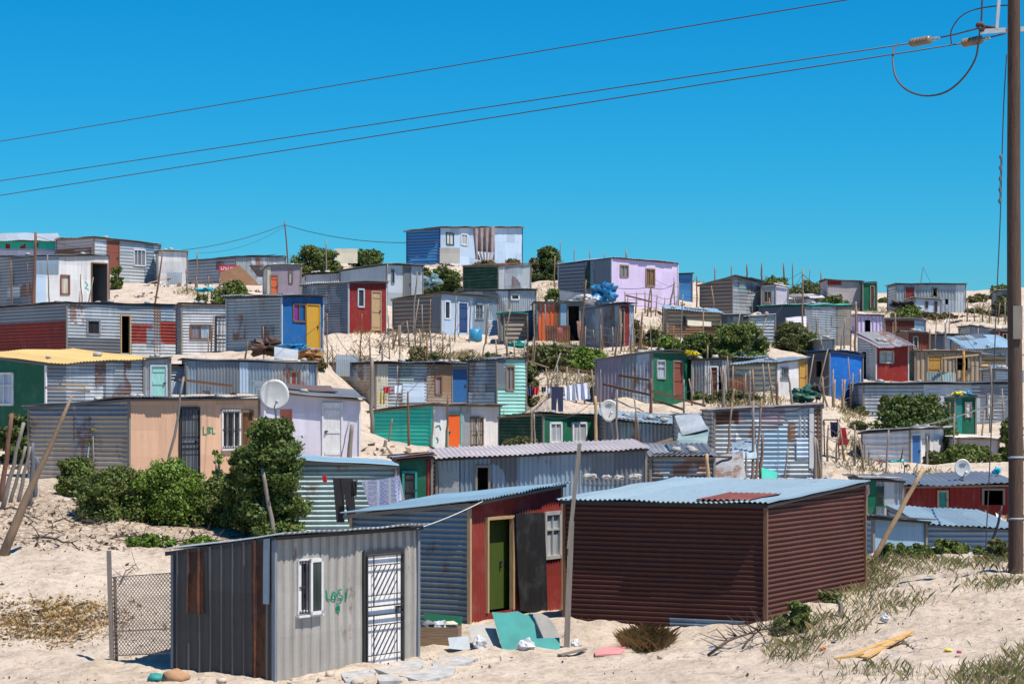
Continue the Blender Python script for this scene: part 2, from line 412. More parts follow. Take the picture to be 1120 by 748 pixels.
            if opts.get('ledge', 1) and k['D'] < 125:
                for q in (.12, .5, .86): fbox(m, face, u0+.06, u1-.06, o1, o1+.02, v0+H*q-.05, v0+H*q+.05)
            dr = m.build('door', pm(ft[6], 'wood'), t)
            m = MB(); fc = opts.get('f', k['trim'])
            for (a0, a1, b0, b1) in ((u0-.03, u0+.03, v0, v1+.03), (u1-.03, u1+.03, v0, v1+.03), (u0+.03, u1-.03, v1-.03, v1+.03)): fbox(m, face, a0, a1, -.04, .05, b0, b1)
            m.build('door_frame', pm(fc, 'wood'), t)
            m = MB(); hu = u0+W*opts.get('hs', .84); fbox(m, face, hu-.02, hu+.02, o1+.005, o1+.05, v0+H*.46, v0+H*.52); fbox(m, face, hu-.02, hu+.08, o1+.03, o1+.05, v0+H*.5, v0+H*.52)
            m.build('handle', plain_mat((.05, .05, .05), .4, .1), dr)
            if opts.get('gate'):
                m = MB(); gate_bars(m, face, u0+.03, u1-.03, v0+.04, v1-.05, diag=opts.get('diag', False)); m.build('security_gate', plain_mat(CD[opts.get('gc', 'dark')][0], .5, .1), t)
        elif typ == 'h' and not opts.get('nf'):
            m = MB(); fc = opts.get('f', k['trim'])
            for (a0, a1, b0, b1) in ((u0-.03, u0+.03, v0, v1+.03), (u1-.03, u1+.03, v0, v1+.03), (u0+.03, u1-.03, v1-.03, v1+.03)): fbox(m, face, a0, a1, -.04, .05, b0, b1)
            m.build('door_frame' if H > 1.2 else 'window_frame', pm(fc, 'wood'), t)
    # corner post
    m = MB(); m.box(-.045, .02, -.05, .02, -.5, k['h0']-.02); m.build('corner_post', pm(k['trim'], 'wood'), t)
    m = MB(); m.box(w-.02, w+.04, -.045, .02, -.5, h(w, 0)-.02); m.build('corner_post', pm(k['trim'], 'wood'), t)
    m = MB(); m.box(-.04, .02, d-.02, d+.035, -.5, h(0, d)-.02); m.build('corner_post', pm(k['trim'], 'wood'), t)
    if k['noroof']: return t
    # roof
    o = k['oh']; ax = k['ax'] or ('x' if abs(k['bx']) > abs(k['cy']) else 'y')
    x0, x1, y0, y1 = -k['ohs'], w+o*.6, -o, d+o
    sg = random.uniform(0, 6); sa = .016 if k['D'] > 62 else .007
    sag = lambda x, y: sa*(np.sin(x*2.3+sg)+np.sin(y*1.9+2*sg)+.3*np.sin(x*4.1+y*3+sg))
    if ax == 'y': mp = lambda u, v, q: np.stack([u, v, h(u, v)+.05+q+sag(u, v)], 1); a = (x0, x1, y0, y1)
    else: mp = lambda u, v, q: np.stack([v, u, h(v, u)+.05+q+sag(v, u)], 1); a = (y0, y1, x0, x1)
    co, fa = grid_sheet(mp, a[0], a[1], a[2], lambda u: a[3], (), 'v', 'sin', k['pitch']*1.1, .017, seg, .012, ragged=.05 if k['D'] < 55 else .14)
    ro = np_mesh('roof', co, fa, sm(k['roof'], 'x' if ax == 'y' else 'y', rough=.45), t, True)
    if k['D'] > 55 and k['roof'] != 'roofyel':
        for q in range(random.choice((0, 1, 2, 3))):
            ww = random.uniform(.7, 1.3); ll = min(a[3]-a[2], random.uniform(1.2, 2.4)); uu = random.uniform(a[0], max(a[0]+.01, a[1]-ww)); vv = random.uniform(a[2]-.12, max(a[2], a[3]-ll)-.0)
            tilt = random.uniform(-.02, .03)
            co, fa = grid_sheet(lambda u, v, o: mp(u, v, o+.03+tilt*(v-vv)), uu, min(a[1]+.1, uu+ww), vv, lambda u: vv+ll, (), 'v', 'sin', k['pitch']*1.1, .017, seg, .01, ragged=.1)
            if len(fa): np_mesh('roof_patch', co, fa, sm(random.choice(('galv', 'galvr', 'galvl', 'galvb', 'rust', 'slate')), 'x', rust=random.choice((.1, .4, .8))), t, True)
    m = MB()
    zf = lambda x, y: h(x, y)-.015
    m.bar((x0+.04, -.07, zf(x0, -.07)), (x1-.04, -.07, zf(x1, -.07)), .04, .055); m.bar((-.035, -.03, zf(-.035, -.03)), (-.035, y1-.04, zf(-.035, y1)), .02, .07)
    m.build('eave_beam', pm('dark' if k['D'] < 43 else random.choice(('woodg', 'slate', 'dark', 'wood')), 'wood'), t)
    ns_ = k['stones'] if k['stones'] else (random.choice((0, 0, 2, 3, 5)) if 60 < k['D'] < 140 and k['cat'] == 'shack' else 0)
    for q in range(ns_):
        sx, sy = random.uniform(.3, max(.4, w-.3)), random.uniform(.0, max(.1, d*.5)); m = MB(); blob(m, (sx, sy, h(sx, sy)+.12), random.uniform(.1, .17), .6)
        so = m.build('roof_stone', pm('concrete', 'stone'), None, True); so.data.transform(t_matrix(t)); recenter(so)
        tag(so, 'stone on the roof of the '+short(k['label']), 'stone', 'stones on the roof of the '+k['label'])
    return t
def t_matrix(t):
    from mathutils import Matrix
    return Matrix.Translation(t.location) @ Matrix.Rotation(t.rotation_euler.z, 4, 'Z')
def blob(m, c, r, flat=1., n=8, rough=.25, seed=None):
    s = random.random()*50; v = []; f = []; c = Vector(c); rings = n//2+1
    for i in range(rings+1):
        th = math.pi*i/rings
        for j in range(n):
            ph = 2*math.pi*j/n; d = Vector((math.sin(th)*math.cos(ph), math.sin(th)*math.sin(ph), math.cos(th)))
            rr = r*(1+rough*1.6*noise.fractal(d*1.5+Vector((s, s, s)), .7, 2.2, 4))
            p = d*rr; p.z *= flat; v.append(c+p)
    for i in range(rings):
        for j in range(n): f.append((i*n+j, i*n+(j+1) % n, (i+1)*n+(j+1) % n, (i+1)*n+j))
    m.raw(v, f)
# ------------------------------------------------------------------ the shacks (pixel edges, depth in metres, yaw)
# --- foreground
S('K1', (190, 300, 456), 745, (603, 588, 577), 38, 55, 'ibr', 'slatek', 'grey ribbed iron shack with white barred door in the foreground', roof='galvl', kf='groove', ks='ibr', so='v', oh=.20, ohs=.055, trim='galvd',
  feats=[('d', 'f', 397, 603, 439, 729, 'doorwhite', None, dict(gate=1, diag=True, f='dark', ledge=0)), ('w', 'f', 325, 612, 348, 670, 'white', 'dark', dict(m=1, bars=1, sash=1)),
         ('p', 's', 208, 600, 224, 671, 'rust', 'v', dict(k='ibr')), ('p', 's', 276, 588, 291, 750, 'rust', 'v', dict(k='ibr', rust=.5)), ('p', 's', 291, 588, 298, 660, 'galvb', 'v', dict(k='flat', o=.07))])
S('K2', (385, 513, 613), 683, (563, 551, 531), 44, 60, 'redb', 'galvk', 'red fronted blue sided shack with an open doorway', roof='roofk', oh=.22, trim='woodl', pitch=.105,
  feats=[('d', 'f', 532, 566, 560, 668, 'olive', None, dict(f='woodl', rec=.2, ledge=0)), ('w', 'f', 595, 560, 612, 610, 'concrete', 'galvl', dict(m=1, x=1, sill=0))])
S('K3', (618, 837, 945), 682, (548, 552, 528), 42, 62, 'burgw', 'burgw', 'large windowless burgundy corrugated shed', roof='roofblue', fo='h', so='h', oh=.12, ohs=.14, trim='brown', pitch=.092, feats=[('p', 's', 733, 677, 815, 686, 'galvb', 'h', {})])
S('K4', (945, 955, 1012), 612, (566, 566, 570), 52, 30, 'ltblue', 'ltblue', 'pale blue flat roofed shed behind the burgundy shed', roof='slate', fo='v', kf='flat', dep=3, oh=.25)
S('K5', (1006, 1012, 1116), 606, (573, 574, 580), 54, 20, 'galvb', 'galvb', 'blue grey shed with a long pale sloping roof', roof='roofblue', fo='h', oh=.15, dep=5, back=.22, ax='y')
# --- second row
S('A8', (32, 141, 283), 528, (446, 437, 436), 64, 61, 'peach', 'beige', 'peach fronted shack with black gated door', roof='galvd', kf='flat', oh=.22, pitch=.13,
  feats=[('d', 'f', 196, 446, 217, 521, 'slate', None, dict(gate=1, f='dark', ledge=0)), ('w', 'f', 242, 449, 262, 490, 'white', 'dark', dict(m=2, bars=1)), ('w', 'f', 263, 449, 276, 488, 'brown', 'brown', dict(m=0, sill=0)),
         ('p', 's', 34, 443, 140, 455, 'galvd', 'h', {})])  # dark top strip stands in for the shade below the fascia
S('A6', (-30, 50, 160), 478, (388, 398, 393), 75, 48, 'galv', 'green', 'green walled shack under a yellow roof', roof='roofyel', oh=.16, kf='sin', fo='h', ks='flat', pitch=.12, trim='white',
  feats=[('w', 's', -6, 408, 15, 443, 'white', 'paleblue', dict(m=1, x=1)), ('p', 'f', 52, 400, 72, 450, 'galvd', 'h', {})])
S('A7', (150, 158, 186), 450, (393, 393, 392), 78, 20, 'galv', 'galvd', 'narrow grey lean-to with a pale aqua door', roof='galvd', feats=[('d', 'f', 165, 400, 182, 438, 'aqua', None, dict(f='galvl'))], dep=3)
S('G2', (283, 290, 393), 500, (428, 428, 437), 76, 8, 'whitel', 'whitel', 'lilac white shack with a plain white door', roof='galvd', kf='flat', ks='flat', oh=.30, dep=3.5, trim='white', back=.3,
  feats=[('d', 'f', 353, 441, 374, 503, 'white', None, dict(hs=.14, f='white'))])
S('H5', (313, 322, 432), 588, (505, 504, 510), 56, 12, 'galvt', 'galvt', 'teal grey corrugated shack behind the washing line', roof='roofk', fo='h', kf='sin', oh=.14, dep=3.4, back=.05, pitch=.12)
S('H6', (430, 436, 472), 560, (503, 503, 500), 59, 14, 'green', 'green', 'green fronted shack under a rusty roof edge', roof='rust', kf='flat', oh=.2, dep=3,
  feats=[('d', 'f', 441, 516, 455, 556, 'dark', None, dict(f='teal')), ('p', 'f', 466, 503, 471, 560, 'red', 'v', dict(o=.03))])
S('H7', (470, 478, 706), 560, (502, 502, 491), 60, 10, 'galvb', 'galvd', 'long blue grey shack with a pinkish roof', roof='pinkw', fo='v', oh=.18, dep=3.0, back=.17, ax='y',
  feats=[('p', 'f', 480, 500, 502, 560, 'galv', 'v', dict(k='flat')), ('h', 'f', 521, 510, 535, 560, None), ('p', 'f', 536, 500, 566, 560, 'slate', 'v', {}), ('p', 'f', 636, 490, 672, 530, 'galvd', 'v', {}), ('p', 'f', 672, 490, 704, 535, 'slate', 'v', {})])
S('I4', (706, 712, 781), 540, (499, 499, 500), 62, 8, 'slate', 'slate', 'low dark corrugated shack with junk on its roof', roof='galvr', fo='h', oh=.12, dep=3, pitch=.13, back=.25)
# --- middle
S('A4', (-8, 73, 196), 388, (337, 331, 334), 104, 45, 'galv', 'galvd', 'long low shack with red lower sheets and a dark doorway', roof='galvd', fo='h', so='h', oh=.15, pitch=.15,
  feats=[('w', 'f', 95, 350, 109, 366, 'galvd', 'dark', dict(m=0)), ('h', 'f', 132, 345, 142, 386, None, None, dict(f='woodl')), ('p', 's', -6, 353, 72, 388, 'redb', 'h', {}), ('p', 'f', 74, 370, 131, 388, 'slate', 'h', {}),
         ('p', 'f', 144, 355, 168, 375, 'redb', 'h', {}), ('p', 'f', 175, 352, 194, 377, 'redb', 'h', {}), ('p', 'f', 144, 376, 194, 390, 'galvl', 'h', {}), ('p', 'f', 168, 334, 176, 390, 'brown', 'v', {})])
S('B5', (193, 199, 272), 394, (334, 333, 334), 103, 22, 'white', 'galvd', 'white shack with a black steel gate', roof='galvd', fo='h', oh=.12, pitch=.13,
  feats=[('w', 'f', 208, 355, 231, 371, 'brown', ('mauve', 'paleblue'), dict(m=1)), ('d', 'f', 236, 346, 257, 393, 'white', None, dict(gate=1, f='dark', ledge=0)), ('p', 'f', 258, 333, 271, 396, 'paleblue', 'v', dict(k='flat')), ('p', 'f', 200, 333, 255, 344, 'galv', 'h', {})])
S('B4', (248, 308, 353), 384, (325, 324, 324), 97, 52, 'blue', 'galv', 'bright blue shack with a yellow door', roof='galvd', kf='flat', oh=.25, pitch=.13, trim='galvl',
  feats=[('w', 'f', 320, 332, 334, 352, 'brown', ('purple', 'blue'), dict(m=1)), ('d', 'f', 335, 333, 349, 382, 'yellow', None, dict(ledge=0, f='yellow'))])
S('B6', (331, 381, 422), 364, (312, 309, 309), 108, 50, 'red', 'galvd', 'dark red shack with a tan door', roof='galv', oh=.22, kf='sin', trim='galvl',
  feats=[('w', 'f', 391, 316, 398, 336, 'galvl', 'dark', dict(m=0)), ('d', 'f', 406, 319, 416, 362, 'woodl', None, dict(f='tan'))])
S('C4', (430, 482, 544), 366, (328, 321, 326), 117, 50, 'paleblue', 'woodg', 'pale blue shack with a dark blue door on open sand', roof='galvd', oh=.18, kf='flat', ks='plank', so='h',
  feats=[('w', 'f', 486, 329, 492, 349, 'white', 'dark', dict(m=0)), ('d', 'f', 501, 331, 511, 364, 'navy', None, dict(f='white')), ('w', 'f', 519, 333, 528, 350, 'galvl', 'galvd', dict(m=1, bars=1)), ('p', 'f', 517, 326, 544, 366, 'galvb', 'v', {}), ('p', 's', 473, 320, 482, 368, 'galvd', 'v', {})])
S('C5', (500, 508, 586), 352, (320, 318, 317), 126, 15, 'galv', 'galvd', 'flat roofed grey shack with a tiny window', roof='galvd', fo='v', oh=.2, feats=[('w', 'f', 559, 322, 568, 328, 'white', 'dark', dict(m=0))])
S('C6', (551, 552, 576), 378, (343, 343, 344), 112, 12, 'woodg', 'woodg', 'weathered plank toilet hut', roof='teal', kf='plank', fo='h', dep=1.4, oh=.15, name='toilet_hut', cat='hut')
S('D1', (583, 588, 637), 374, (331, 331, 331), 111, 14, 'galvt', 'galvd', 'shack with an orange end wall and dark open door', roof='galvd', fo='v', kf='flat', oh=.2, pitch=.2,
  feats=[('p', 'f', 589, 331, 607, 376, 'orangeb', 'v', {}), ('p', 'f', 607, 331, 612, 376, 'brown', 'v', {}), ('h', 'f', 621, 334, 634, 377, None), ('p', 'f', 613, 331, 620, 376, 'ltblue', 'v', dict(k='flat'))])
S('D2', (637, 678, 692), 379, (338, 333, 334), 107, 40, 'red', 'galv', 'grey shack with a narrow dark red front', roof='galvd', so='v', oh=.15, pitch=.15, feats=[('h', 'f', 679, 338, 682, 378, None), ('p', 'f', 688, 333, 692, 378, 'ltblue', 'v', {})])
S('J1', (652, 713, 756), 446, (393, 385, 386), 93, 62, 'green', 'mauve', 'bright green shack with a brick red door', roof='galvd', so='v', kf='flat', oh=.15, pitch=.16,
  feats=[('w', 'f', 718, 394, 727, 414, 'concrete', 'paleblue', dict(m=0, x=1)), ('d', 'f', 736, 395, 746, 436, 'brick', None, {})])
S('J2', (755, 757, 799), 438, (394, 394, 393), 96, 14, 'galv', 'galv', 'patched shack with a dark red door between white panels', roof='galvr', oh=.1, fo='v',
  feats=[('d', 'f', 777, 401, 785, 438, 'burg', None, dict(f='white')), ('p', 'f', 770, 393, 777, 440, 'white', 'v', dict(k='flat')), ('p', 'f', 790, 393, 798, 440, 'white', 'v', dict(k='flat')), ('h', 'f', 786, 400, 789, 438, None, None, dict(nf=1))])
S('J3', (797, 849, 882), 432, (399, 397, 392), 95, 58, 'white', 'cream', 'cream plank sided shack with an orange door', roof='galvb', so='h', ks='plank', kf='flat', oh=.2,
  feats=[('w', 'f', 853, 402, 862, 414, 'galvl', 'galvd', dict(m=2, bars=1)), ('d', 'f', 874, 394, 881, 429, 'ochre', None, dict(f='ochre'))])
S('J4', (884, 907, 943), 434, (385, 384, 389), 98, 48, 'bblue', 'slate', 'vivid blue painted shack above the sandy path', roof='bblue', kf='flat', ks='flat', oh=.12,
  feats=[('h', 's', 892, 394, 900, 412, None, None, dict(f='wood'))])
S('H1', (350, 411, 512), 452, (398, 397, 398), 98, 40, 'galv', 'beige', 'long patchwork shack with a blue door', roof='galvd', fo='h', oh=.3, pitch=.14,
  feats=[('p', 'f', 411, 397, 424, 455, 'cream', 'v', {}), ('p', 'f', 440, 418, 466, 440, 'paleblue', 'v', dict(k='flat')), ('p', 'f', 467, 397, 494, 450, 'wood', 'v', dict(k='flat')), ('w', 'f', 475, 411, 483, 432, 'brown', 'mauve', dict(m=0)),
         ('d', 'f', 494, 403, 511, 440, 'blue', None, dict(ledge=0))])
S('H2', (512, 543, 575), 458, (395, 393, 392), 95, 48, 'aqua', 'galvd', 'aqua shack with a grey corrugated side', roof='galvd', fo='h', oh=.12, pitch=.15, feats=[('w', 'f', 553, 400, 562, 427, 'wood', 'galvd', dict(m=1)), ('p', 'f', 544, 392, 553, 425, 'galvd', 'v', dict(k='flat'))])
S('H3', (407, 472, 546), 506, (450, 443, 444), 88, 66, 'white', 'turq', 'turquoise sided shack with an orange door', roof='galvd', kf='flat', oh=.25, pitch=.15, trim='turq',
  feats=[('d', 'f', 489, 452, 503, 493, 'orange', None, dict(ledge=0, hs=.12)), ('p', 'f', 503, 444, 515, 506, 'galv', 'v', dict(k='flat')), ('w', 'f', 514, 456, 528, 487, 'wood', 'concrete', dict(m=1, bars=1))])
S('H4', (546, 594, 659), 494, (456, 453, 456), 86, 48, 'green', 'dgreen', 'dark green shack with two white framed openings', roof='dgreen', kf='flat', oh=.1,
  feats=[('w', 'f', 601, 462, 614, 484, 'white', 'galvl', dict(m=1)), ('w', 'f', 626, 462, 641, 484, 'white', 'galvl', dict(m=1))])
S('I1', (655, 662, 739), 488, (459, 459, 464), 84, 12, 'galvb', 'slate', 'low blue grey shed with a pale sloping roof', roof='roofblue', fo='v', oh=.2, dep=4, back=.3, pitch=.14)
S('I3', (739, 745, 778), 500, (455, 455, 457), 80, 14, 'galvl', 'galv', 'leaning pile of pale iron sheets on a shed', roof='galv', fo='h', oh=.2, pitch=.15, feats=[('p', 'f', 765, 462, 778, 482, 'tan', 'h', {})])
S('I2', (778, 782, 898), 525, (449, 449, 443), 73, 10, 'galv', 'galvr', 'patched shack with rusty and pale blue sheets', roof='galvr', fo='h', oh=.15, pitch=.14, dep=4,
  feats=[('p', 'f', 782, 449, 808, 464, 'rust', 'h', {}), ('p', 'f', 808, 446, 858, 463, 'mauve', 'h', {}), ('p', 'f', 827, 468, 861, 525, 'ltblue', 'h', {}), ('p', 'f', 862, 463, 870, 482, 'brown', 'v', dict(k='flat')), ('p', 'f', 871, 479, 884, 503, 'paleblue', 'h', dict(o=.04)),
         ('p', 'f', 885, 446, 890, 512, 'white', 'v', dict(k='flat', o=.05)), ('p', 'f', 872, 446, 884, 478, 'galv', 'v', {}), ('p', 'f', 890, 444, 898, 525, 'brown', 'v', {}), ('p', 'f', 864, 504, 884, 522, 'galv', 'h', {})])
S('G1', (200, 205, 346), 432, (394, 393, 397), 86, 12, 'galvb', 'galvd', 'low blue grey shack with a red striped curtain', roof='galvd', oh=.15,
  feats=[('w', 'f', 315, 406, 328, 425, 'brown', ('pinkw', 'redb', 'pinkw'), dict(m=0)), ('p', 'f', 215, 394, 262, 430, 'galvd', 'v', {}), ('p', 'f', 262, 394, 272, 430, 'paleblue', 'v', {})])
S('G3', (160, 165, 206), 432, (400, 400, 400), 88, 12, 'galv', 'galvd', 'small grey corrugated shed beside the aqua door lean-to', roof='galvd', fo='h', oh=.1)
# --- right side middle
S('F6', (939, 958, 993), 418, (368, 378, 377), 106, 30, 'red', 'galvl', 'red shack with a four pane window', roof='mauve', oh=.35, trim='galvl', feats=[('w', 'f', 962, 384, 977, 397, 'concrete', 'galvl', dict(m=1, x=1)), ('h', 's', 942, 384, 949, 417, None)], back=.35)
S('F9', (990, 1001, 1072), 418, (384, 384, 386), 107, 20, 'tan', 'dgreen', 'brown plank shack with an ochre door', roof='wood', kf='plank', oh=.15, feats=[('d', 'f', 1015, 388, 1030, 418, 'ochre', None, dict(f='woodl')), ('h', 'f', 1046, 391, 1059, 405, None)])
S('F9b', (1071, 1073, 1100), 418, (388, 388, 391), 108, 16, 'woodl', 'wood', 'slatted timber lean-to joined to the brown plank shack', roof='wood', fo='h', kf='plank', oh=.1, dep=2.2)
S('F10', (943, 945, 1108), 462, (420, 420, 419), 96, 6, 'galv', 'galv', 'long grey blue shack behind the round bush', roof='galvd', fo='h', oh=.2, pitch=.15,
  feats=[('p', 'f', 1010, 420, 1072, 462, 'galvl', 'v', dict(k='flat')), ('p', 'f', 1072, 420, 1107, 462, 'galvd', 'v', dict(k='flat')), ('d', 'f', 1080, 430, 1086, 456, 'white', None, {})])
S('F11', (1040, 1045, 1067), 476, (434, 434, 433), 91, 20, 'green', 'green', 'small green shack with coloured toys on its roof', roof='dgreen', kf='flat', dep=2, feats=[('d', 'f', 1056, 440, 1062, 457, 'white', None, {}), ('p', 'f', 1046, 434, 1052, 476, 'teal', 'v', dict(k='flat'))])
S('F12', (943, 995, 1034), 513, (473, 469, 468), 82, 63, 'white', 'white', 'white shack with a royal blue door', roof='galvl', kf='flat', ks='sin', pitch=.2, so='h', oh=.2,
  feats=[('d', 'f', 996, 475, 1006, 512, 'blue', None, dict(f='white', ledge=0)), ('w', 'f', 1012, 475, 1016, 494, 'concrete', 'galvd', dict(m=0))])
S('F14', (1045, 1048, 1092), 500, (479, 479, 480), 84, 8, 'pinkw', 'white', 'low shed with a flat white roof', roof='white', oh=.3, dep=3, kf='flat')
S('F13', (985, 990, 1112), 566, (532, 532, 530), 66, 6, 'red', 'red', 'long red shack with a dish on its roof', roof='galvd', fo='v', oh=.3, dep=4.5, back=.19, pitch=.16, ax='y',
  feats=[('d', 'f', 1026, 537, 1036, 557, 'teal', None, dict(f='tan')), ('h', 'f', 1075, 535, 1098, 552, None)])
S('F13b', (944, 948, 987), 568, (524, 524, 526), 64, 10, 'galv', 'galv', 'grey and green shed at the burgundy shed corner', roof='galvd', fo='v', oh=.2, dep=3, feats=[('p', 'f', 949, 526, 958, 568, 'green', 'v', dict(k='flat')), ('p', 'f', 967, 526, 978, 568, 'galvl', 'v', dict(k='flat')), ('w', 'f', 959, 533, 966, 552, 'green', 'dark', dict(m=0, bars=1))])
# --- upper right
S('F7', (990, 993, 1016), 392, (364, 363, 365), 119, 14, 'brick', 'brick', 'small brick red shack under the dark roofs', roof='galvd', oh=.2, feats=[('w', 'f', 999, 368, 1004, 381, 'concrete', 'dark', dict(m=0))])
S('F7b', (1013, 1016, 1072), 390, (366, 366, 366), 121, 14, 'galvd', 'galvd', 'dark fronted shack with a black roof edge', roof='slate', kf='flat', oh=.4, feats=[('h', 'f', 1047, 370, 1066, 388, None), ('p', 'f', 1032, 366, 1040, 392, 'paleblue', 'v', dict(k='flat')), ('h', 'f', 1041, 370, 1045, 390, None, None, dict(nf=1))])
S('F8', (1060, 1062, 1092), 384, (357, 357, 360), 127, 14, 'galv', 'galv', 'grey shack with ragged roof left of the utility pole', roof='galvd', oh=.2, fo='v')
S('F8b', (1090, 1093, 1108), 388, (361, 361, 362), 122, 14, 'red', 'red', 'tiny red shack against the utility pole', roof='galv', oh=.1, dep=2, feats=[('h', 'f', 1097, 365, 1101, 384, None)])
S('F8c', (1055, 1060, 1110), 402, (383, 382, 380), 113, 14, 'galv', 'galv', 'shack with a broad light blue roof', roof='ltblue', oh=.3, dep=4.5, back=.7)
S('F3', (934, 937, 966), 366, (344, 344, 345), 128, 14, 'lilac', 'lilac', 'small lilac shack with hanging slats', roof='whitel', oh=.15, kf='plank', feats=[('h', 'f', 946, 350, 952, 363, None, None, dict(nf=1))])
S('F4', (966, 968, 1012), 368, (349, 349, 350), 130, 12, 'burg', 'burg', 'low maroon and light blue shack', roof='mauve', oh=.15, feats=[('p', 'f', 1000, 349, 1012, 368, 'ltblue', 'v', dict(k='flat')), ('p', 'f', 976, 352, 981, 368, 'woodl', 'v', dict(k='flat'))])
S('F1', (978, 980, 1056), 341, (311, 311, 311), 150, 10, 'galv', 'galv', 'long grey hilltop shack with a small red door', roof='galvd', oh=.2, fo='v', pitch=.2,
  feats=[('d', 'f', 990, 314, 1000, 330, 'red', None, {}), ('h', 'f', 1020, 315, 1025, 324, None), ('h', 'f', 1034, 327, 1037, 333, None, None, dict(nf=1)), ('p', 'f', 1045, 311, 1056, 342, 'galvl', 'v', {})])
S('F2', (999, 1001, 1029), 346, (327, 326, 328), 146, 14, 'paleblue', 'galvl', 'small pale hut with two dark windows', roof='concrete', kf='flat', oh=.15, feats=[('w', 'f', 1012, 330, 1015, 337, 'brown', 'dark', dict(m=0)), ('w', 'f', 1022, 330, 1025, 341, 'brown', 'dark', dict(m=0))])
S('E6', (903, 905, 944), 345, (306, 306, 308), 144, 14, 'pinkw', 'pinkw', 'pale pink hilltop house with a ragged red topped wall', roof='rust', kf='flat', oh=.15, feats=[('p', 'f', 905, 306, 920, 312, 'redb', 'h', dict(o=.04))], name='shack')
S('E6b', (942, 944, 959), 341, (309, 309, 309), 143, 14, 'green', 'green', 'narrow green hut beside the pale pink house', roof='dgreen', kf='flat', oh=.05, dep=2.5, feats=[('d', 'f', 952, 313, 956, 337, 'burg', None, {})])
S('E7', (862, 864, 902), 338, (327, 327, 326), 142, 10, 'galv', 'galv', 'low shed with a white roof among ridge bushes', roof='white', oh=.2, dep=4, back=.4)
S('E3', (831, 880, 930), 377, (335, 334, 334), 117, 50, 'galv', 'slate', 'grey blue shack with a turquoise roof edge', roof='turq', fo='h', ks='flat', oh=.15, feats=[('p', 'f', 880, 335, 888, 378, 'galvd', 'v', {}), ('p', 'f', 915, 335, 930, 378, 'woodg', 'v', {})])
S('E5', (818, 820, 848), 378, (347, 346, 344), 113, 14, 'galvl', 'galv', 'leaning pale grey corrugated shed above the big bush', roof='galvl', fo='h', oh=.05, pitch=.16, dep=2.4)
S('E4', (728, 730, 788), 370, (339, 339, 343), 114, 10, 'tan', 'wood', 'brown board shack under a blue and grey roof', roof='ltblue', fo='h', kf='plank', oh=.25, dep=3, back=.3,
  feats=[('p', 'f', 731, 356, 787, 371, 'brown', 'h', dict(k='plank')), ('p', 'f', 747, 346, 750, 360, 'dark', 'v', dict(k='flat', o=.04))])
S('E4b', (786, 788, 822), 370, (345, 345, 346), 115, 10, 'galvd', 'galvd', 'dark grey shack joined to the brown board shack', roof='galv', oh=.2)
S('E1', (766, 801, 832), 346, (312, 303, 310), 132, 50, 'galv', 'woodg', 'weathered patched shack with a sagging roof', roof='slate', fo='h', so='h', ks='plank', oh=.25, pitch=.2, stones=0)
S('E2', (831, 833, 848), 338, (313, 313, 312), 133, 14, 'galvb', 'galvd', 'small shack with a dark double window on the ridge', roof='galvd', oh=.1, kf='flat', feats=[('w', 'f', 835, 318, 844, 331, 'wood', 'dark', dict(m=1))])
S('E2b', (847, 848, 862), 336, (311, 311, 314), 134, 14, 'whitel', 'white', 'blank white hut on the ridge', roof='white', oh=.03, kf='flat', dep=2)
S('D5', (737, 739, 757), 330, (300, 300, 299), 143, 14, 'stripeblue', 'stripeblue', 'small blue hut behind the lilac house', roof='black', oh=.2, kf='flat', dep=2.5)
S('D3', (611, 669, 741), 336, (289, 282, 288), 129, 42, 'lilac', 'galvd', 'large lilac house with two wooden windows', roof='lilac', so='v', kf='flat', oh=.1, trim='whitel', pitch=.2,
  feats=[('w', 'f', 678, 290, 687, 303, 'wood', 'galvd', dict(m=1)), ('w', 'f', 706, 294, 716, 313, 'wood', 'brown', dict(m=1)), ('p', 's', 611, 286, 640, 330, 'galvd', 'h', dict(k='plank')), ('p', 's', 640, 284, 646, 316, 'dgreen', 'v', {})])
S('C2', (507, 545, 580), 338, (291, 291, 289), 137, 46, 'galvl', 'dgreen', 'shack with a dark green side and pale grey front', roof='rust', so='h', oh=.12, pitch=.2)
S('C1', (445, 481, 571), 289, (253, 249, 249), 165, 60, 'paleblue', 'stripeblue', 'pale blue house with striped side on the dune crest', roof='galvd', so='h', ks='plank', kf='flat', oh=.3, trim='navy',
  feats=[('w', 'f', 488, 255, 496, 268, 'dgreen', 'white', dict(m=1)), ('w', 'f', 504, 256, 511, 268, 'white', 'galvl', dict(m=1))])
S('B7', (372, 423, 462), 334, (296, 289, 291), 125, 50, 'galvl', 'galvl', 'whitish grey shack with a dark doorway', roof='galv', kf='flat', ks='flat', oh=.2, feats=[('d', 'f', 441, 292, 449, 330, 'slate', None, {}), ('w', 'f', 428, 295, 431, 310, 'galvd', 'dark', dict(m=0))])
S('B9', (330, 334, 374), 322, (300, 300, 298), 128, 14, 'white', 'white', 'low white shed with a black patched roof', roof='black', oh=.2, fo='v')
S('B3', (288, 292, 329), 326, (291, 291, 290), 122, 16, 'mauve', 'white', 'small patchwork hut with an orange brown door', roof='white', oh=.12, kf='flat', feats=[('d', 'f', 296, 301, 304, 325, 'orangeb', None, {}), ('w', 'f', 316, 296, 320, 310, 'brown', 'white', dict(m=0)), ('p', 'f', 290, 291, 296, 326, 'cream', 'v', dict(k='flat'))])
S('B1', (203, 258, 312), 312, (286, 281, 281), 146, 50, 'galv', 'galv', 'big grey blue flat topped shack on the ridge', roof='slate', so='h', fo='v', oh=.2, pitch=.2)
S('A5', (171, 173, 205), 312, (274, 274, 275), 138, 10, 'white', 'white', 'plain white hut on the ridge', roof='galv', kf='flat', oh=.15)
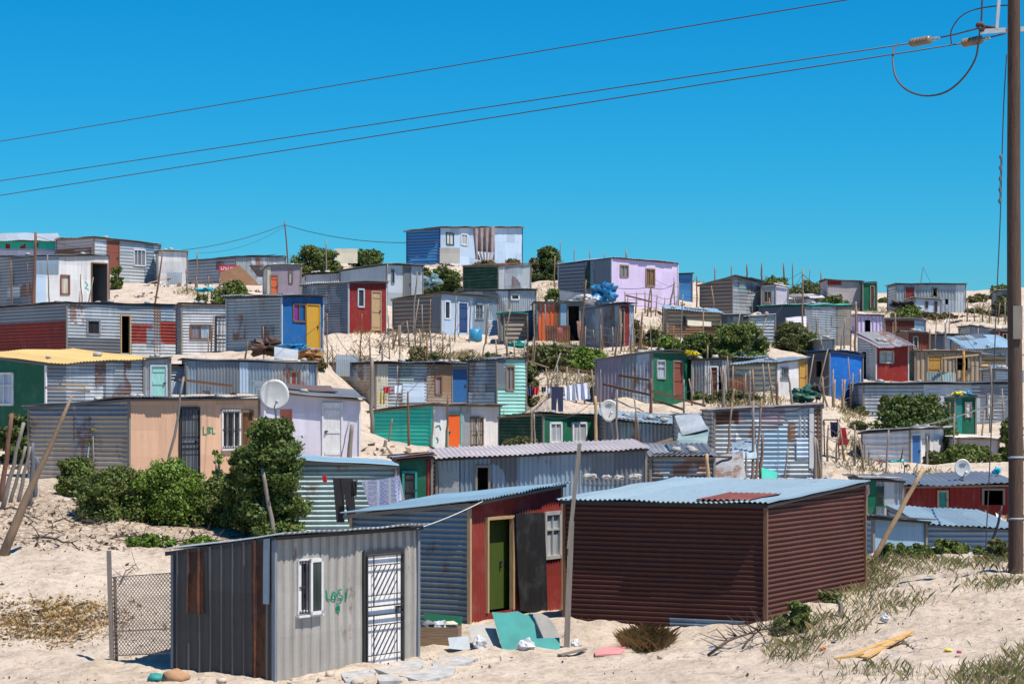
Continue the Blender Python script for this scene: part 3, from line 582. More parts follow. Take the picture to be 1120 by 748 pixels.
S('A2', (62, 103, 175), 310, (262, 260, 268), 138, 48, 'galvl', 'pinkw', 'blue grey ridge shack with a brown plank door', roof='galvl', so='h', fo='h', oh=.2, pitch=.2,
  feats=[('d', 'f', 117, 264, 130, 300, 'brick', None, dict(f='brown')), ('w', 'f', 146, 273, 159, 291, 'white', 'galvd', dict(m=2)), ('p', 's', 62, 272, 100, 285, 'brown', 'h', dict(k='flat'))])
S('A1', (-8, -6, 62), 310, (263, 263, 263), 142, 8, 'galvl', 'galvl', 'turquoise fronted shack with a broad white roof', roof='galvl', oh=.5, kf='flat', dep=4, back=.65, feats=[('p', 'f', -5, 274, 60, 282, 'whitel', 'h', dict(k='flat', o=.05)), ('p', 'f', -5, 264, 60, 272, 'turq', 'h', dict(k='flat')), ('p', 'f', 6, 267, 11, 272, 'red', 'h', dict(k='flat', o=.03)), ('p', 'f', 22, 266, 28, 272, 'red', 'h', dict(k='flat', o=.03)), ('p', 'f', 36, 266, 42, 272, 'red', 'h', dict(k='flat', o=.03))])
S('A3', (-10, 38, 119), 335, (281, 281, 280), 116, 42, 'white', 'galvd', 'off white shack with a small brown framed window', roof='slate', so='h', fo='v', kf='flat', oh=.12, pitch=.16, trim='brown',
  feats=[('w', 'f', 66, 301, 76, 322, 'brick', 'cream', dict(m=0)), ('h', 'f', 100, 288, 117, 335, None), ('p', 'f', 39, 281, 64, 300, 'galvb', 'v', dict(k='flat')), ('p', 'f', 39, 300, 50, 335, 'paleblue', 'v', dict(k='flat'))])

S('N1', (546, 548, 553), 372, (343, 343, 343), 114, 14, 'galvt', 'galvt', 'sliver of a teal grey shack left of the toilet hut', roof='turq', oh=.2, fo='v', dep=2.5)
S('N2', (576, 577, 587), 375, (341, 341, 340), 114, 14, 'galvb', 'galvb', 'narrow blue grey shack between toilet hut and orange wall', roof='galvd', oh=.15, fo='v', dep=2.5)
S('N3', (1094, 1096, 1112), 350, (318, 318, 318), 150, 14, 'galvd', 'galvd', 'dark grey shack behind the utility pole on the ridge', roof='galvd', oh=.3, fo='h', dep=3)
S('N4', (896, 898, 912), 392, (372, 372, 371), 108, 12, 'galv', 'galvd', 'low grey shed behind the vivid blue shack', roof='galv', oh=.2, fo='v', dep=2.5)
S('N5', (800, 803, 838), 404, (391, 391, 390), 101, 12, 'galvd', 'galvd', 'low dark roofed shed behind the cream shack', roof='galvb', oh=.25, fo='v', dep=2.6, back=.25)
S('N6', (1086, 1088, 1108), 432, (404, 404, 405), 101, 10, 'galvl', 'galv', 'pale shed at the foot of the slatted lean-to', roof='galv', oh=.2, fo='h', dep=2.5)
# ------------------------------------------------------------------ terrain
cp = []   # X, Y, Z
for k in SH:
    x0, D, zb, c, s, w, d = (k[q] for q in ('x0', 'D', 'zb', 'c', 's', 'w', 'd'))
    zz = zb+.04
    for a, b in ((0, 0), (w, 0), (0, d), (w, d), (w/2, d/2), (w/2, 0)): cp.append((x0+c*a-s*b, D+s*a+c*b, zz))
G0 = [(0,740,39.5),(100,700,42.5),(0,680,44),(60,640,47),(100,612,50),(30,592,53),(150,588,54),(10,545,60),(60,540,60.5),(250,588,55),(200,545,60),(120,545,60),(240,700,40.5),(120,740,39),(0,520,64),
 (430,735,39),(560,715,41),(640,706,41.5),(700,718,40.3),(760,700,41.5),(500,690,43.3),(600,680,44),(870,690,41),(930,640,46),(1000,640,45),(1040,625,47),(1110,612,46),(1000,700,39),(900,705,39.5),(900,660,43.5),(1090,700,38),(1050,660,42),(1110,655,42),(970,605,50.5),(1060,606,52),
 (300,748,37.5),(600,748,37.5),(900,748,35.5),(1110,746,34),
 (160,322,128),(130,312,134),(190,318,130),(230,310,140),(400,388,104),(450,382,107),(360,400,99),(470,395,104),(560,404,100),(545,385,108),(620,400,100),(600,425,94),(640,410,97),(650,440,90),(720,445,91),(690,425,94),
 (860,436,93),(820,428,95),(780,445,90),(915,445,90),(925,470,84),(930,500,77),(935,515,74),(980,518,75),(1040,515,76),(900,455,88),(1100,470,86),(1090,505,78),(960,470,87),
 (1080,330,165),(1090,345,152),(960,348,140),(1070,352,135),(1030,352,140),(700,345,124),(720,372,116),(700,395,104),(760,385,104),(840,385,108),(720,340,130),(600,385,107),(640,385,106),(610,320,135),(600,305,145),
 (0,303,152),(150,306,150),(230,304,158),(330,288,168),(400,288,168),(450,292,166),(500,300,155),(590,298,158),(640,305,155),(760,322,148),(870,322,158),(820,322,152),(960,328,165),(1060,324,176),(1120,314,182),(1090,318,180)]
for x, y, D in G0: cp.append(tuple(P(x, y, D)))
for X in (-60, -30, 0, 30, 60):
    cp += [(X, 0, 2.55), (X, 12, 1.9), (X, 24, .7), (X, 31, .15)]
for X in (-110, -70, -40, 40, 70, 110):
    for Y, Z in ((45, .8), (65, 3), (85, 5.5), (105, 7.5), (130, 10.5), (155, 13)): 
        if abs(X) > Y*.235+6: cp.append((X, Y, Z*(1 if X < 0 else .85)))
for X in (-100, -60, -20, 20, 60, 100): cp += [(X, 195, 13.5), (X, 215, 12), (X, 260, 8), (X, 330, 5)]
cp = np.array(cp)
# merge near duplicates
Kx = np.linalg.norm(cp[:, None, :2]-cp[None, :, :2], axis=2)
lam = .35
n_ = len(cp)
A = np.zeros((n_+3, n_+3)); A[:n_, :n_] = -Kx+np.eye(n_)*-lam*0+np.eye(n_)*lam
Q = np.column_stack([np.ones(n_), cp[:, 0], cp[:, 1]]); A[:n_, n_:] = Q; A[n_:, :n_] = Q.T
sol = np.linalg.solve(A, np.concatenate([cp[:, 2], np.zeros(3)]))
wts, pol = sol[:n_], sol[n_:]
def tz_raw(X, Y):
    X = np.asarray(X, float).ravel(); Y = np.asarray(Y, float).ravel(); out = np.empty(len(X))
    for i in range(0, len(X), 8000):
        x = X[i:i+8000]; y = Y[i:i+8000]
        r = np.sqrt((x[:, None]-cp[None, :, 0])**2+(y[:, None]-cp[None, :, 1])**2)
        out[i:i+8000] = -r@wts+pol[0]+pol[1]*x+pol[2]*y
    return out
def fine(X, Y):
    X = np.asarray(X, float).ravel(); Y = np.asarray(Y, float).ravel()
    a = .035*(np.sin(X*1.7+np.sin(Y*.9)*1.3)*np.cos(Y*1.3+.6*X)+.6*np.sin(X*3.9+1.1*Y+2)*np.sin(2.9*Y-.8*X))
    return a*np.clip(Y/60, .5, 2.)
def far_fix(X, Y, Z):
    f = np.clip((np.hypot(X, np.maximum(Y-120, 0)*.8)-110)/120, 0, 1); f = f*f*(3-2*f)
    return Z*(1-f)+4.0*f
def tz(X, Y):
    X = np.asarray(X, float).ravel(); Y = np.asarray(Y, float).ravel()
    return far_fix(X, Y, tz_raw(X, Y))+fine(X, Y)
def gz(X, Y): return float(tz([X], [Y])[0])
_D = np.arange(33, 190, .3)
def hit(px, py, dmin=32):
    X = (px-CX)/F*_D; Zr = ZC-(py-HY)/F*_D; g = tz(X, _D)
    ok = np.nonzero((Zr <= g) & (_D >= dmin))[0]
    D = _D[ok[0]] if len(ok) else 150.
    return Vector(((px-CX)/F*D, D, gz((px-CX)/F*D, D)))

def axis_vals(segs, grow_to, g=1.25):
    v = []
    for a, b, st in segs: v += list(np.arange(a, b, st))
    st = segs[-1][2]; x = segs[-1][1]
    while x < grow_to: v.append(x); st *= g; x += st
    v.append(grow_to); return v
ysv = axis_vals([(28, 60, .16), (60, 130, .38), (130, 200, .6)], 4500)
low = []; x = 28; st = .3
while x > -60: st *= 1.15; x -= st; low.append(x)
ysv = np.array(sorted(low)+ysv)
half = axis_vals([(0, 16, .16), (16, 46, .4)], 3500)
xsv = np.array(sorted([-q for q in half[1:]]+half))
GX, GY = np.meshgrid(xsv, ysv, indexing='ij')
GZ = tz(GX, GY)
# footprints and scuffs near the camera
near = (GY.ravel() < 62) & (np.abs(GX.ravel()) < 16)
idx = np.nonzero(near)[0]; gx, gy = GX.ravel()[idx], GY.ravel()[idx]
GZ[idx] += np.array([.09*noise.fractal(Vector((a*1.3, b*1.3, 3.)), .8, 2.1, 5) + .03*noise.noise(Vector((a*4, b*4, 1.))) for a, b in zip(gx, gy)])
nx, ny = GX.shape
I, J = np.meshgrid(np.arange(nx-1), np.arange(ny-1), indexing='ij'); a = (I*ny+J).ravel()
ff = np.stack([a, a+ny, a+ny+1, a+1], 1)
def sand_mat():
    t = NT('sand'); tc = t.n.new('ShaderNodeTexCoord'); v = tc.outputs['Object']
    n1 = t.noise(v, .22, 6, .6); n2 = t.noise(v, 1.3, 8, .7); n3 = t.noise(v, 7, 6, .75); n4 = t.noise(v, 42, 4, .7)
    c = t.mix(t.ramp(n1, .35, .7), (.60, .515, .425), (.51, .43, .345))
    c = t.mix(t.math('MULTIPLY', t.ramp(n2, .48, .66), .6), c, (.36, .28, .20))
    c = t.mix(t.math('MULTIPLY', t.ramp(n3, .53, .64), .6), c, (.24, .18, .12))
    c = t.mix(t.math('MULTIPLY', t.ramp(n4, .58, .66), t.math('MULTIPLY', t.ramp(n2, .36, .56), .85)), c, (.11, .08, .055))
    c = t.mix(t.math('MULTIPLY', t.ramp(n4, .40, .30), .35), c, (.64, .55, .44))
    sb = t.n.new('ShaderNodeSeparateXYZ'); t.link(v, sb.inputs[0])
    bank = t.math('MULTIPLY', t.ramp(sb.outputs[1], 51, 54), t.math('MULTIPLY', t.ramp(sb.outputs[0], -4.5, -6.5), t.ramp(sb.outputs[1], 66, 62)))
    c = t.mix(t.math('MULTIPLY', bank, t.ramp(n3, .42, .56)), c, (.30, .225, .155))   # darker soil of the eroded bank
    geo = t.n.new('ShaderNodeNewGeometry'); sx = t.n.new('ShaderNodeSeparateXYZ'); t.link(geo.outputs['Position'], sx.inputs[0])
    far = t.ramp(sx.outputs[1], 230, 500)
    c = t.mix(far, c, (.16, .15, .09))
    t.link(c, t.b.inputs['Base Color']); t.b.inputs['Roughness'].default_value = .95; t.b.inputs['Specular IOR Level'].default_value = .15
    vo = t.n.new('ShaderNodeTexVoronoi'); vo.inputs['Scale'].default_value = 3.2; t.link(v, vo.inputs['Vector'])
    hgt = t.math('ADD', t.math('MULTIPLY', n2, 1.0), t.math('ADD', t.math('MULTIPLY', n3, .35), t.math('MULTIPLY', t.ramp(vo.outputs['Distance'], 0, .5), .35)))
    hgt = t.math('ADD', hgt, t.math('MULTIPLY', n4, .08))
    bp = t.n.new('ShaderNodeBump'); bp.inputs['Strength'].default_value = .9; bp.inputs['Distance'].default_value = .15
    t.link(hgt, bp.inputs['Height']); t.link(bp.outputs[0], t.b.inputs['Normal'])
    return t.m
g = np_mesh('ground', np.stack([GX.ravel(), GY.ravel(), GZ], 1), ff, sand_mat(), None, True)
tag(g, 'pale sand dune ground strewn with dark litter', None, None, 'structure')

# ------------------------------------------------------------------ world, sun, camera
w_ = bpy.data.worlds.new('World'); sc.world = w_; w_.use_nodes = True
nt = w_.node_tree; bg = nt.nodes['Background']
SUN = Vector((.78*math.cos(R(63)), -.626*math.cos(R(63)), math.sin(R(63)))).normalized()
sky = nt.nodes.new('ShaderNodeTexSky'); sky.sky_type = 'NISHITA'; sky.sun_disc = False
sky.sun_elevation = math.asin(SUN.z); sky.sun_rotation = math.atan2(SUN.x, SUN.y)
sky.air_density = 1.0; sky.dust_density = .3; sky.ozone_density = 2.5
hs = nt.nodes.new('ShaderNodeHueSaturation'); hs.inputs['Saturation'].default_value = SKY_SAT; hs.inputs['Hue'].default_value = SKY_HUE; hs.inputs['Value'].default_value = SKY_VAL
nt.links.new(sky.outputs[0], hs.inputs['Color'])
sep = nt.nodes.new('ShaderNodeSeparateColor'); cmb = nt.nodes.new('ShaderNodeCombineColor'); nt.links.new(hs.outputs[0], sep.inputs[0])
for i_, (pw_, mu_) in enumerate(SKY_G):   # deep, clean blue of the photograph's sky
    a_ = nt.nodes.new('ShaderNodeMath'); a_.operation = 'POWER'; a_.inputs[1].default_value = pw_; nt.links.new(sep.outputs[i_], a_.inputs[0])
    b_ = nt.nodes.new('ShaderNodeMath'); b_.operation = 'MULTIPLY'; b_.inputs[1].default_value = mu_; nt.links.new(a_.outputs[0], b_.inputs[0]); nt.links.new(b_.outputs[0], cmb.inputs[i_])
nt.links.new(cmb.outputs[0], bg.inputs['Color']); bg.inputs['Strength'].default_value = SKY_STR
sl = bpy.data.lights.new('sun', 'SUN'); sl.energy = SUN_E; sl.angle = R(.5); sl.color = SUN_C
so = bpy.data.objects.new('sun', sl); COL.objects.link(so); so.rotation_euler = SUN.to_track_quat('Z', 'Y').to_euler(); so.location = (20, 20, 60)
cam = bpy.data.cameras.new('camera'); co_ = bpy.data.objects.new('camera', cam); COL.objects.link(co_)
co_.location = (0, 0, ZC); co_.rotation_euler = (R(90), 0, 0)
cam.lens = 36*F/1120; cam.sensor_width = 36; cam.shift_y = 76/1120; cam.clip_end = 9000; cam.clip_start = .5
sc.camera = co_
sc.view_settings.view_transform = 'Standard'; sc.view_settings.look = 'None'; sc.view_settings.exposure = EXPO; sc.view_settings.gamma = 1
sc.render.resolution_x = 1024; sc.render.resolution_y = 683
sc.cycles.max_bounces = 6; sc.cycles.diffuse_bounces = 3

for k in SH: k['obj'] = build_shack(k)
# ------------------------------------------------------------------ foliage
G1_, G2_ = (.06, .10, .02), (.16, .21, .05)
def leaves(centres, radii, n, size, flat=.8, elong=1.8, up=.2):
    centres = np.array(centres); radii = np.array(radii)
    w = radii**2; pick = rng.choice(len(centres), n, p=w/w.sum())
    d = rng.normal(size=(n, 3)); d /= np.linalg.norm(d, axis=1)[:, None]
    rr = radii[pick]*rng.uniform(.3, 1.08, n)**.6*np.where(rng.uniform(size=n) < .14, rng.uniform(1.05, 1.45, n), 1.)
    p = centres[pick]+d*rr[:, None]*np.array([1, 1, flat])
    nrm = d*.8+rng.normal(size=(n, 3))*.7+np.array([0, 0, up]); nrm /= np.linalg.norm(nrm, axis=1)[:, None]
    t = np.cross(nrm, rng.normal(size=(n, 3))); t /= np.linalg.norm(t, axis=1)[:, None]; b = np.cross(nrm, t)
    s = size*rng.uniform(.6, 1.35, n)[:, None]
    v = np.stack([p-t*s*elong/2, p+b*s/2, p+t*s*elong/2+nrm*s*.15, p-b*s/2], 1).reshape(-1, 3)
    return v, np.arange(n*4).reshape(n, 4)
def bush(px, py, hw, hp, label, D=None, n=3500, size=.07, mat=None, name='bush', trunk=True, clumps=26, dry=.1, cat='bush', group='bushes growing on the dune'):
    b = hit(px, py, D or 32) if D is None else Vector(((px-CX)/F*D, D, gz((px-CX)/F*D, D)))
    if D: hp = max(hp, hp)  # height is measured from the wanted pixel base
    Dd = b.y; rx = hw/F*Dd; topz = ZC-(py-hp-HY)/F*Dd; Hh = max(.3, topz-b.z)
    t = empty(name, label, cat, b, 0, group)
    cs = []; rs = []
    for i in range(clumps):
        a = rng.uniform(0, 2*math.pi); q = math.sqrt(rng.uniform(0, 1)); z = rng.uniform(.12, 1)
        env = math.sqrt(max(.05, 1-(max(0, z-.35)/.7)**2))
        r = min(rx, Hh)*rng.uniform(.2, .38)
        cs.append((math.cos(a)*q*env*(rx-r*.6), math.sin(a)*q*env*(rx*.8-r*.6), max(r*.5, z*Hh-r*.9))); rs.append(r)
    # scattered outer sprigs break the outline
    for i in range(int(clumps*2.2)):
        j = rng.integers(0, clumps); d = rng.normal(size=3); d /= np.linalg.norm(d); d[2] = abs(d[2])*.7
        cs.append(tuple(np.array(cs[j])+d*rs[j]*1.15)); rs.append(rs[j]*rng.uniform(.2, .45))
    v, f = leaves(cs, rs, n, size)
    np_mesh('crown', v, f, mat or leaf_mat(G1_, G2_, dryness=dry), t)
    if trunk:
        m = MB()
        for j in rng.choice(clumps, min(9, clumps), replace=False):
            c = Vector(cs[j]); mid = Vector((c.x*.35, c.y*.35, c.z*.5)); r = .02+.012*Hh
            m.tube([(0, 0, -.25), mid+Vector((rng.normal()*.05, rng.normal()*.05, 0)), c], [r, r*.7, r*.3], 5)
        m.build('stem', pm('woodg', 'wood'), t, True)
    return t
olive_l = leaf_mat((.07, .095, .03), (.17, .19, .07), dryness=.25)
dryleaf = leaf_mat((.09, .085, .035), (.22, .19, .09), dryness=.35)
bright = leaf_mat((.06, .13, .015), (.19, .28, .045), dryness=.06)
deep = leaf_mat((.04, .075, .016), (.11, .16, .038), dryness=.08)
# near hedge below the peach shack
bush(82, 550, 27, 50, 'small green bush at the left corner of the peach shack', D=60.5, n=9000, size=.05, clumps=26)
bush(125, 586, 46, 78, 'broad leafy bush under the beige corrugated wall', D=57, n=30000, size=.048, clumps=60)
bush(180, 590, 50, 90, 'wide glossy green bush below the black gated door', D=57, n=36000, size=.048, clumps=70, mat=bright)
bush(236, 590, 42, 72, 'low green bush between the gated door and the dark tree', D=57, n=22000, size=.048, clumps=50)
bush(292, 588, 38, 105, 'dense green bush at the foot of the dark tree', D=55.6, n=26000, size=.05, clumps=60)
bush(268, 578, 27, 92, 'leafy shrub filling the gap left of the dark tree', D=55.8, n=15000, size=.05, clumps=34)
bush(298, 572, 39, 116, 'tall dark leafy tree beside the white dish', D=55.0, n=30000, size=.055, clumps=84, mat=leaf_mat((.045, .09, .018), (.13, .19, .045), dryness=.07), name='tree', cat='tree', group='trees among the shacks')
bush(98, 520, 12, 62, 'thin climbing plant against the beige corrugated wall', D=62.5, n=260, size=.06, clumps=9, mat=olive_l, name='climbing_plant', cat='plant')
bush(236, 540, 12, 66, 'spindly sapling beside the black gated door', D=61.5, n=330, size=.06, clumps=9, mat=bright, name='sapling', cat='plant')
bush(20, 512, 24, 64, 'dark bush behind the leaning grey poles', D=70, n=7000, size=.09, clumps=26, mat=deep)
for a in [
 (338, 291, 22, 23, 'rounded ridge bush left of the precast wall', 160, 3200, None), (362, 292, 14, 20, 'smaller ridge bush touching the precast wall', 158, 2000, None),
 (402, 288, 20, 17, 'dark low bush right of the precast wall', 164, 2600, deep), (252, 328, 24, 24, 'green bush behind the white shack with the steel gate', 118, 3500, None), (222, 331, 12, 12, 'tiny bush behind the white shack roof', 117, 900, olive_l),
 (487, 322, 25, 32, 'dark bush below the crest house', 141, 4200, deep), (466, 312, 12, 20, 'small bush beneath the concrete panels', 143, 1500, olive_l), (530, 293, 16, 9, 'low scrub under the crest house washing', 158, 1500, olive_l),
 (601, 300, 20, 31, 'ragged round bush on the ridge left of the lilac house', 146, 3800, deep), (585, 304, 12, 22, 'brownish bush leaning from the ridge', 146, 1400, dryleaf), (606, 330, 13, 14, 'small green bush above the orange shack', 129, 1700, None),
 (610, 414, 26, 38, 'pale olive bush below the orange shack', 100, 5500, olive_l), (640, 414, 26, 36, 'bright green bush below the grey shack', 100, 6000, bright), (576, 420, 15, 26, 'grey green bush beside the aqua shack', 97, 2500, olive_l), (655, 440, 13, 22, 'green bush beside the green shack corner', 95, 2000, None),
 (808, 392, 33, 42, 'large round dark bush on the middle slope', 102, 10000, None), (766, 390, 26, 27, 'darker bush left of the large round bush', 103, 5500, deep), (785, 392, 20, 24, 'bush squeezed behind the large round bush', 105, 3000, deep),
 (866, 376, 22, 26, 'scrubby bush before the slate shack wall', 111, 4000, olive_l), (884, 376, 14, 14, 'low bush at the slate shack corner', 111, 1700, None),
 (846, 319, 24, 17, 'ridge bush above the blank white hut', 152, 3200, None), (884, 321, 22, 16, 'ridge bush left of the pale pink house', 151, 2800, olive_l), (912, 337, 19, 15, 'bush below the pale pink house', 139, 2600, None),
 (1000, 474, 50, 43, 'big round dark bush before the long grey shack', 87, 15000, deep), (1060, 512, 33, 27, 'green bush behind the red shack roof', 80, 7000, None), (1106, 512, 13, 58, 'tall bush beside the utility pole', 80, 4200, None),
 (1100, 348, 15, 26, 'bush on the far right ridge', 150, 2600, olive_l), (1078, 350, 9, 9, 'tiny bush on the far right sand', 150, 700, dryleaf), (1070, 330, 14, 9, 'grey scrub on the far right crest', 165, 1200, olive_l), (1096, 326, 16, 16, 'bushy scrub beside the pole on the far right crest', 168, 1800, None), (1035, 480, 16, 14, 'small scrub between the round bush and white hut', 86, 1200, None),
 (455, 385, 18, 9, 'low dry scrub under the bare thorny branch', 104, 1300, dryleaf), (540, 396, 16, 12, 'scrub patch behind the aqua shack roof', 102, 1300, olive_l), (594, 388, 24, 12, 'yellowish scrub under the orange wall', 105, 2400, dryleaf), (730, 380, 14, 16, 'green scrub behind the bright green shack', 105, 1600, bright), (1010, 348, 22, 8, 'low rusty scrub below the small pale hut', 141, 1300, dryleaf), (345, 396, 14, 8, 'sparse scrub below the yellow door', 97, 700, dryleaf), (128, 306, 8, 16, 'small bush under the brown ridge door', 132, 900, None),
 (478, 396, 15, 12, 'scrubby low bush on the central sand', 105, 1500, olive_l), (508, 398, 18, 9, 'dry spreading shrub on the central sand', 104, 1300, dryleaf), (942, 462, 7, 18, 'thin bush left of the long grey shack', 92, 900, olive_l), (938, 480, 10, 16, 'grey tuft bush behind the cream shack', 87, 1000, olive_l),
 (992, 346, 17, 14, 'low green bush below the hilltop shack', 140, 2000, None), (570, 492, 27, 14, 'low bush before the dark green side wall', 84, 2600, olive_l), (968, 337, 8, 12, 'small bush left of the hilltop shack', 160, 900, None),
 (800, 438, 32, 12, 'weedy shrubs before the cream shack', 92, 2600, olive_l), (765, 440, 9, 12, 'weed clump by the green shack', 94, 800, None), (690, 382, 16, 34, 'dry yellow bush right of the narrow red front', 108, 2400, dryleaf), (715, 380, 14, 20, 'green shrub under the lilac house fence', 108, 1900, olive_l),
 (1030, 350, 18, 8, 'dry shrub below the small pale hut', 142, 900, dryleaf), (1065, 346, 12, 8, 'dark shrub on the right hand crest', 150, 700, olive_l), (560, 290, 10, 8, 'scrub at the right end of the crest house', 162, 700, olive_l), (640, 300, 8, 10, 'tuft behind the grey side of the lilac house', 150, 600, dryleaf),
 (1020, 508, 10, 16, 'leafy shrub by the royal blue door hut', 81, 1100, olive_l), (968, 445, 8, 14, 'small shrub at the corrugated end of the long shack', 93, 900, olive_l)]:
    bush(*a[:4], a[4], D=a[5], n=int(a[6]*2.6), size=.05+.0003*a[5], mat=a[7], clumps=int(24+a[6]/170))
# low leafy plants near the camera on the right
for a in [(985, 612, 34, 18, 'leafy creeper below the pale blue shed', 50.3, 4500, None), (1040, 610, 36, 15, 'low creeping plants before the blue grey shed', 51, 4200, None), (1092, 604, 20, 16, 'green weeds near the utility pole', 48, 2200, olive_l),
          (872, 690, 17, 34, 'upright green weed at the burgundy shed corner', 41, 2600, None), (852, 700, 10, 16, 'small weed below the burgundy shed corner', 40.8, 900, None), (906, 664, 16, 14, 'low weed along the burgundy side wall', 43.4, 1300, olive_l),
          (165, 602, 30, 10, 'bright succulent patch on the sand bank', 53, 2300, bright), (222, 598, 24, 14, 'bright weeds behind the grey shack roof', 53, 2000, bright)]:
    bush(*a[:4], a[4], D=a[5], n=a[6], size=.055, mat=a[7], trunk=False, name='weed', cat='weed', group='weeds on the sand')

def blades(pts, hmin, hmax, name, label, mat, wid=.012, lean=.5):
    pts = np.array(pts); n = len(pts); h = rng.uniform(hmin, hmax, n)[:, None]
    a = rng.uniform(0, 6.283, n); d = np.stack([np.cos(a), np.sin(a), np.zeros(n)], 1); e = np.stack([-np.sin(a), np.cos(a), np.zeros(n)], 1)
    l = rng.uniform(.1, lean, n)[:, None]; up = np.array([0, 0, 1])
    wd = wid*rng.uniform(.6, 1.4, n)[:, None]
    m = pts+d*h*l*.35+up*h*.6; t = pts+d*h*l+up*h
    v = np.stack([pts-e*wd, pts+e*wd, m+e*wd*.8, t, m-e*wd*.8], 1).reshape(-1, 3)
    o = np_mesh(name, v, np.arange(n*5).reshape(n, 5), mat); tag(o, label, 'grass', None, 'stuff'); return o
def scatter(cx, cy, rx, ry, n, clump=.12, D=None):
    out = []
    k = max(1, n//14)
    for i in range(k):
        a = rng.uniform(0, 6.283); q = math.sqrt(rng.uniform(0, 1)); x, y = cx+math.cos(a)*q*rx, cy+math.sin(a)*q*ry
        p = hit(x, y) if D is None else Vector(((x-CX)/F*D, D, 0))
        for j in range(14): out.append((p.x+rng.normal()*clump, p.y+rng.normal()*clump, 0))
    out = np.array(out); out[:, 2] = tz(out[:, 0], out[:, 1])-.02
    return out
g_ = [scatter(930, 634, 42, 18, 3200, .2), scatter(960, 662, 45, 14, 700, .2), scatter(895, 690, 45, 14, 1100, .2), scatter(1085, 744, 38, 14, 1500, .18), scatter(1112, 730, 14, 22, 600, .15), scatter(1010, 620, 110, 6, 2200, .25), scatter(1090, 640, 30, 10, 500, .3), scatter(950, 740, 80, 8, 500), scatter(860, 715, 30, 12, 600)]
g_ = np.concatenate(g_); g_ = g_[rng.uniform(size=len(g_)) < .34]; g_[:, :2] += rng.normal(size=(len(g_), 2))*.08; g_[:, 2] = tz(g_[:, 0], g_[:, 1])-.02
g_ = np.concatenate([g_, g_+rng.normal(size=g_.shape)*np.array([.12, .15, 0])]); g_[:, 2] = tz(g_[:, 0], g_[:, 1])-.02
blades(g_, .04, .24, 'grass', 'dry straw green grass on the right hand sand', leaf_mat((.22, .28, .11), (.46, .47, .25), (.62, .54, .36), .4), .0016, 1.1)
blades(scatter(706, 706, 20, 7, 2600, .07), .08, .30, 'grass', 'brown grass tuft before the burgundy shed', leaf_mat((.16, .12, .05), (.34, .25, .12), (.3, .18, .09), .3), .0028, 1.3)
blades(np.concatenate([scatter(x, y, a, b, n, .25) for x, y, a, b, n in [(620, 395, 50, 20, 2200), (505, 396, 45, 9, 1500), (690, 400, 14, 20, 600), (930, 455, 12, 14, 500), (600, 322, 20, 12, 400), (960, 345, 30, 8, 400), (1080, 345, 28, 12, 700), (820, 440, 40, 8, 900), (560, 415, 20, 14, 500), (1000, 522, 40, 8, 500), (210, 322, 20, 6, 300), (870, 325, 40, 8, 500), (760, 392, 40, 8, 500), (440, 372, 60, 16, 900), (380, 392, 30, 8, 300), (590, 345, 40, 10, 500), (1000, 345, 60, 10, 900), (720, 365, 30, 14, 800), (940, 500, 20, 20, 500), (860, 420, 40, 10, 500), (640, 425, 40, 12, 900)]]),
       .06, .26, 'grass', 'dry tan grass scattered over the dune slope', leaf_mat((.20, .20, .08), (.46, .38, .22), (.5, .42, .26), .35), .014, 1.2)

def flakes(pts, size, name, label, mat, cat='litter', lift=.02, squash=1.):
    pts = np.array(pts); n = len(pts)
    nrm = rng.normal(size=(n, 3))*np.array([.6, .6, .3])+np.array([0, 0, .8]); nrm /= np.linalg.norm(nrm, axis=1)[:, None]
    t = np.cross(nrm, rng.normal(size=(n, 3))); t /= np.linalg.norm(t, axis=1)[:, None]; b = np.cross(nrm, t)
    s = size*rng.uniform(.35, 1.5, n)[:, None]*np.exp(rng.normal(size=(n, 1))*.3); p = pts+np.array([0, 0, lift])
    v = np.stack([p-t*s-b*s*.3, p+t*s*.2-b*s*.6, p+t*s+nrm*s*.3, p-t*s*.1+b*s*.5], 1).reshape(-1, 3)
    o = np_mesh(name, v, np.arange(n*4).reshape(n, 4), mat); tag(o, label, cat, None, 'stuff'); return o
def zfix(p): p = np.array(p); p[:, 2] = tz(p[:, 0], p[:, 1]); return p
lp = []
for i in range(6000):
    a = rng.uniform(0, 6.283); q = rng.uniform(0, 1)**.5
    x = 55+math.cos(a)*q*62+rng.normal()*4; y = 681+math.sin(a)*q*19+rng.normal()*2; p = hit(x, y); lp.append((p.x, p.y, 0)) if i % 12 == 0 else lp.append((lp[-1][0]+rng.normal()*.16, lp[-1][1]+rng.normal()*.2, 0))
lp = zfix(lp); lp[:, 2] += rng.uniform(0, .05, len(lp))
flakes(lp, .033, 'dead_leaves', 'heap of yellow and brown dead leaves on the sand', leaf_mat((.10, .055, .025), (.45, .30, .10), (.5, .42, .32), .25))
rp = []
for i in range(900):
    cx_, cy_ = rng.uniform(-12, 14), rng.uniform(36.5, 58)
    for j in range(int(rng.integers(1, 9))): rp.append((cx_+rng.normal()*.35, cy_+rng.normal()*.35, 0))
flakes(zfix(rp), .026, 'litter', 'dark twigs and chips scattered over the near sand', leaf_mat((.03, .02, .012), (.12, .085, .055), (.3, .25, .2), .2), lift=.01)
rp = []
for i in range(260):
    D = rng.uniform(64, 165); X = rng.uniform(-.235, .235)*D
    for j in range(int(rng.integers(3, 22))): rp.append((X+rng.normal()*.5, D+rng.normal()*.7, 0))
rp = zfix(rp)
cols = [((.03, .025, .02), (.12, .09, .06), .3), ((.5, .5, .5), (.75, .75, .75), .1), ((.05, .15, .35), (.35, .1, .08), .2), ((.14, .09, .05), (.3, .2, .12), .2)]
sp_ = rng.choice(4, len(rp), p=[.5, .14, .06, .3])
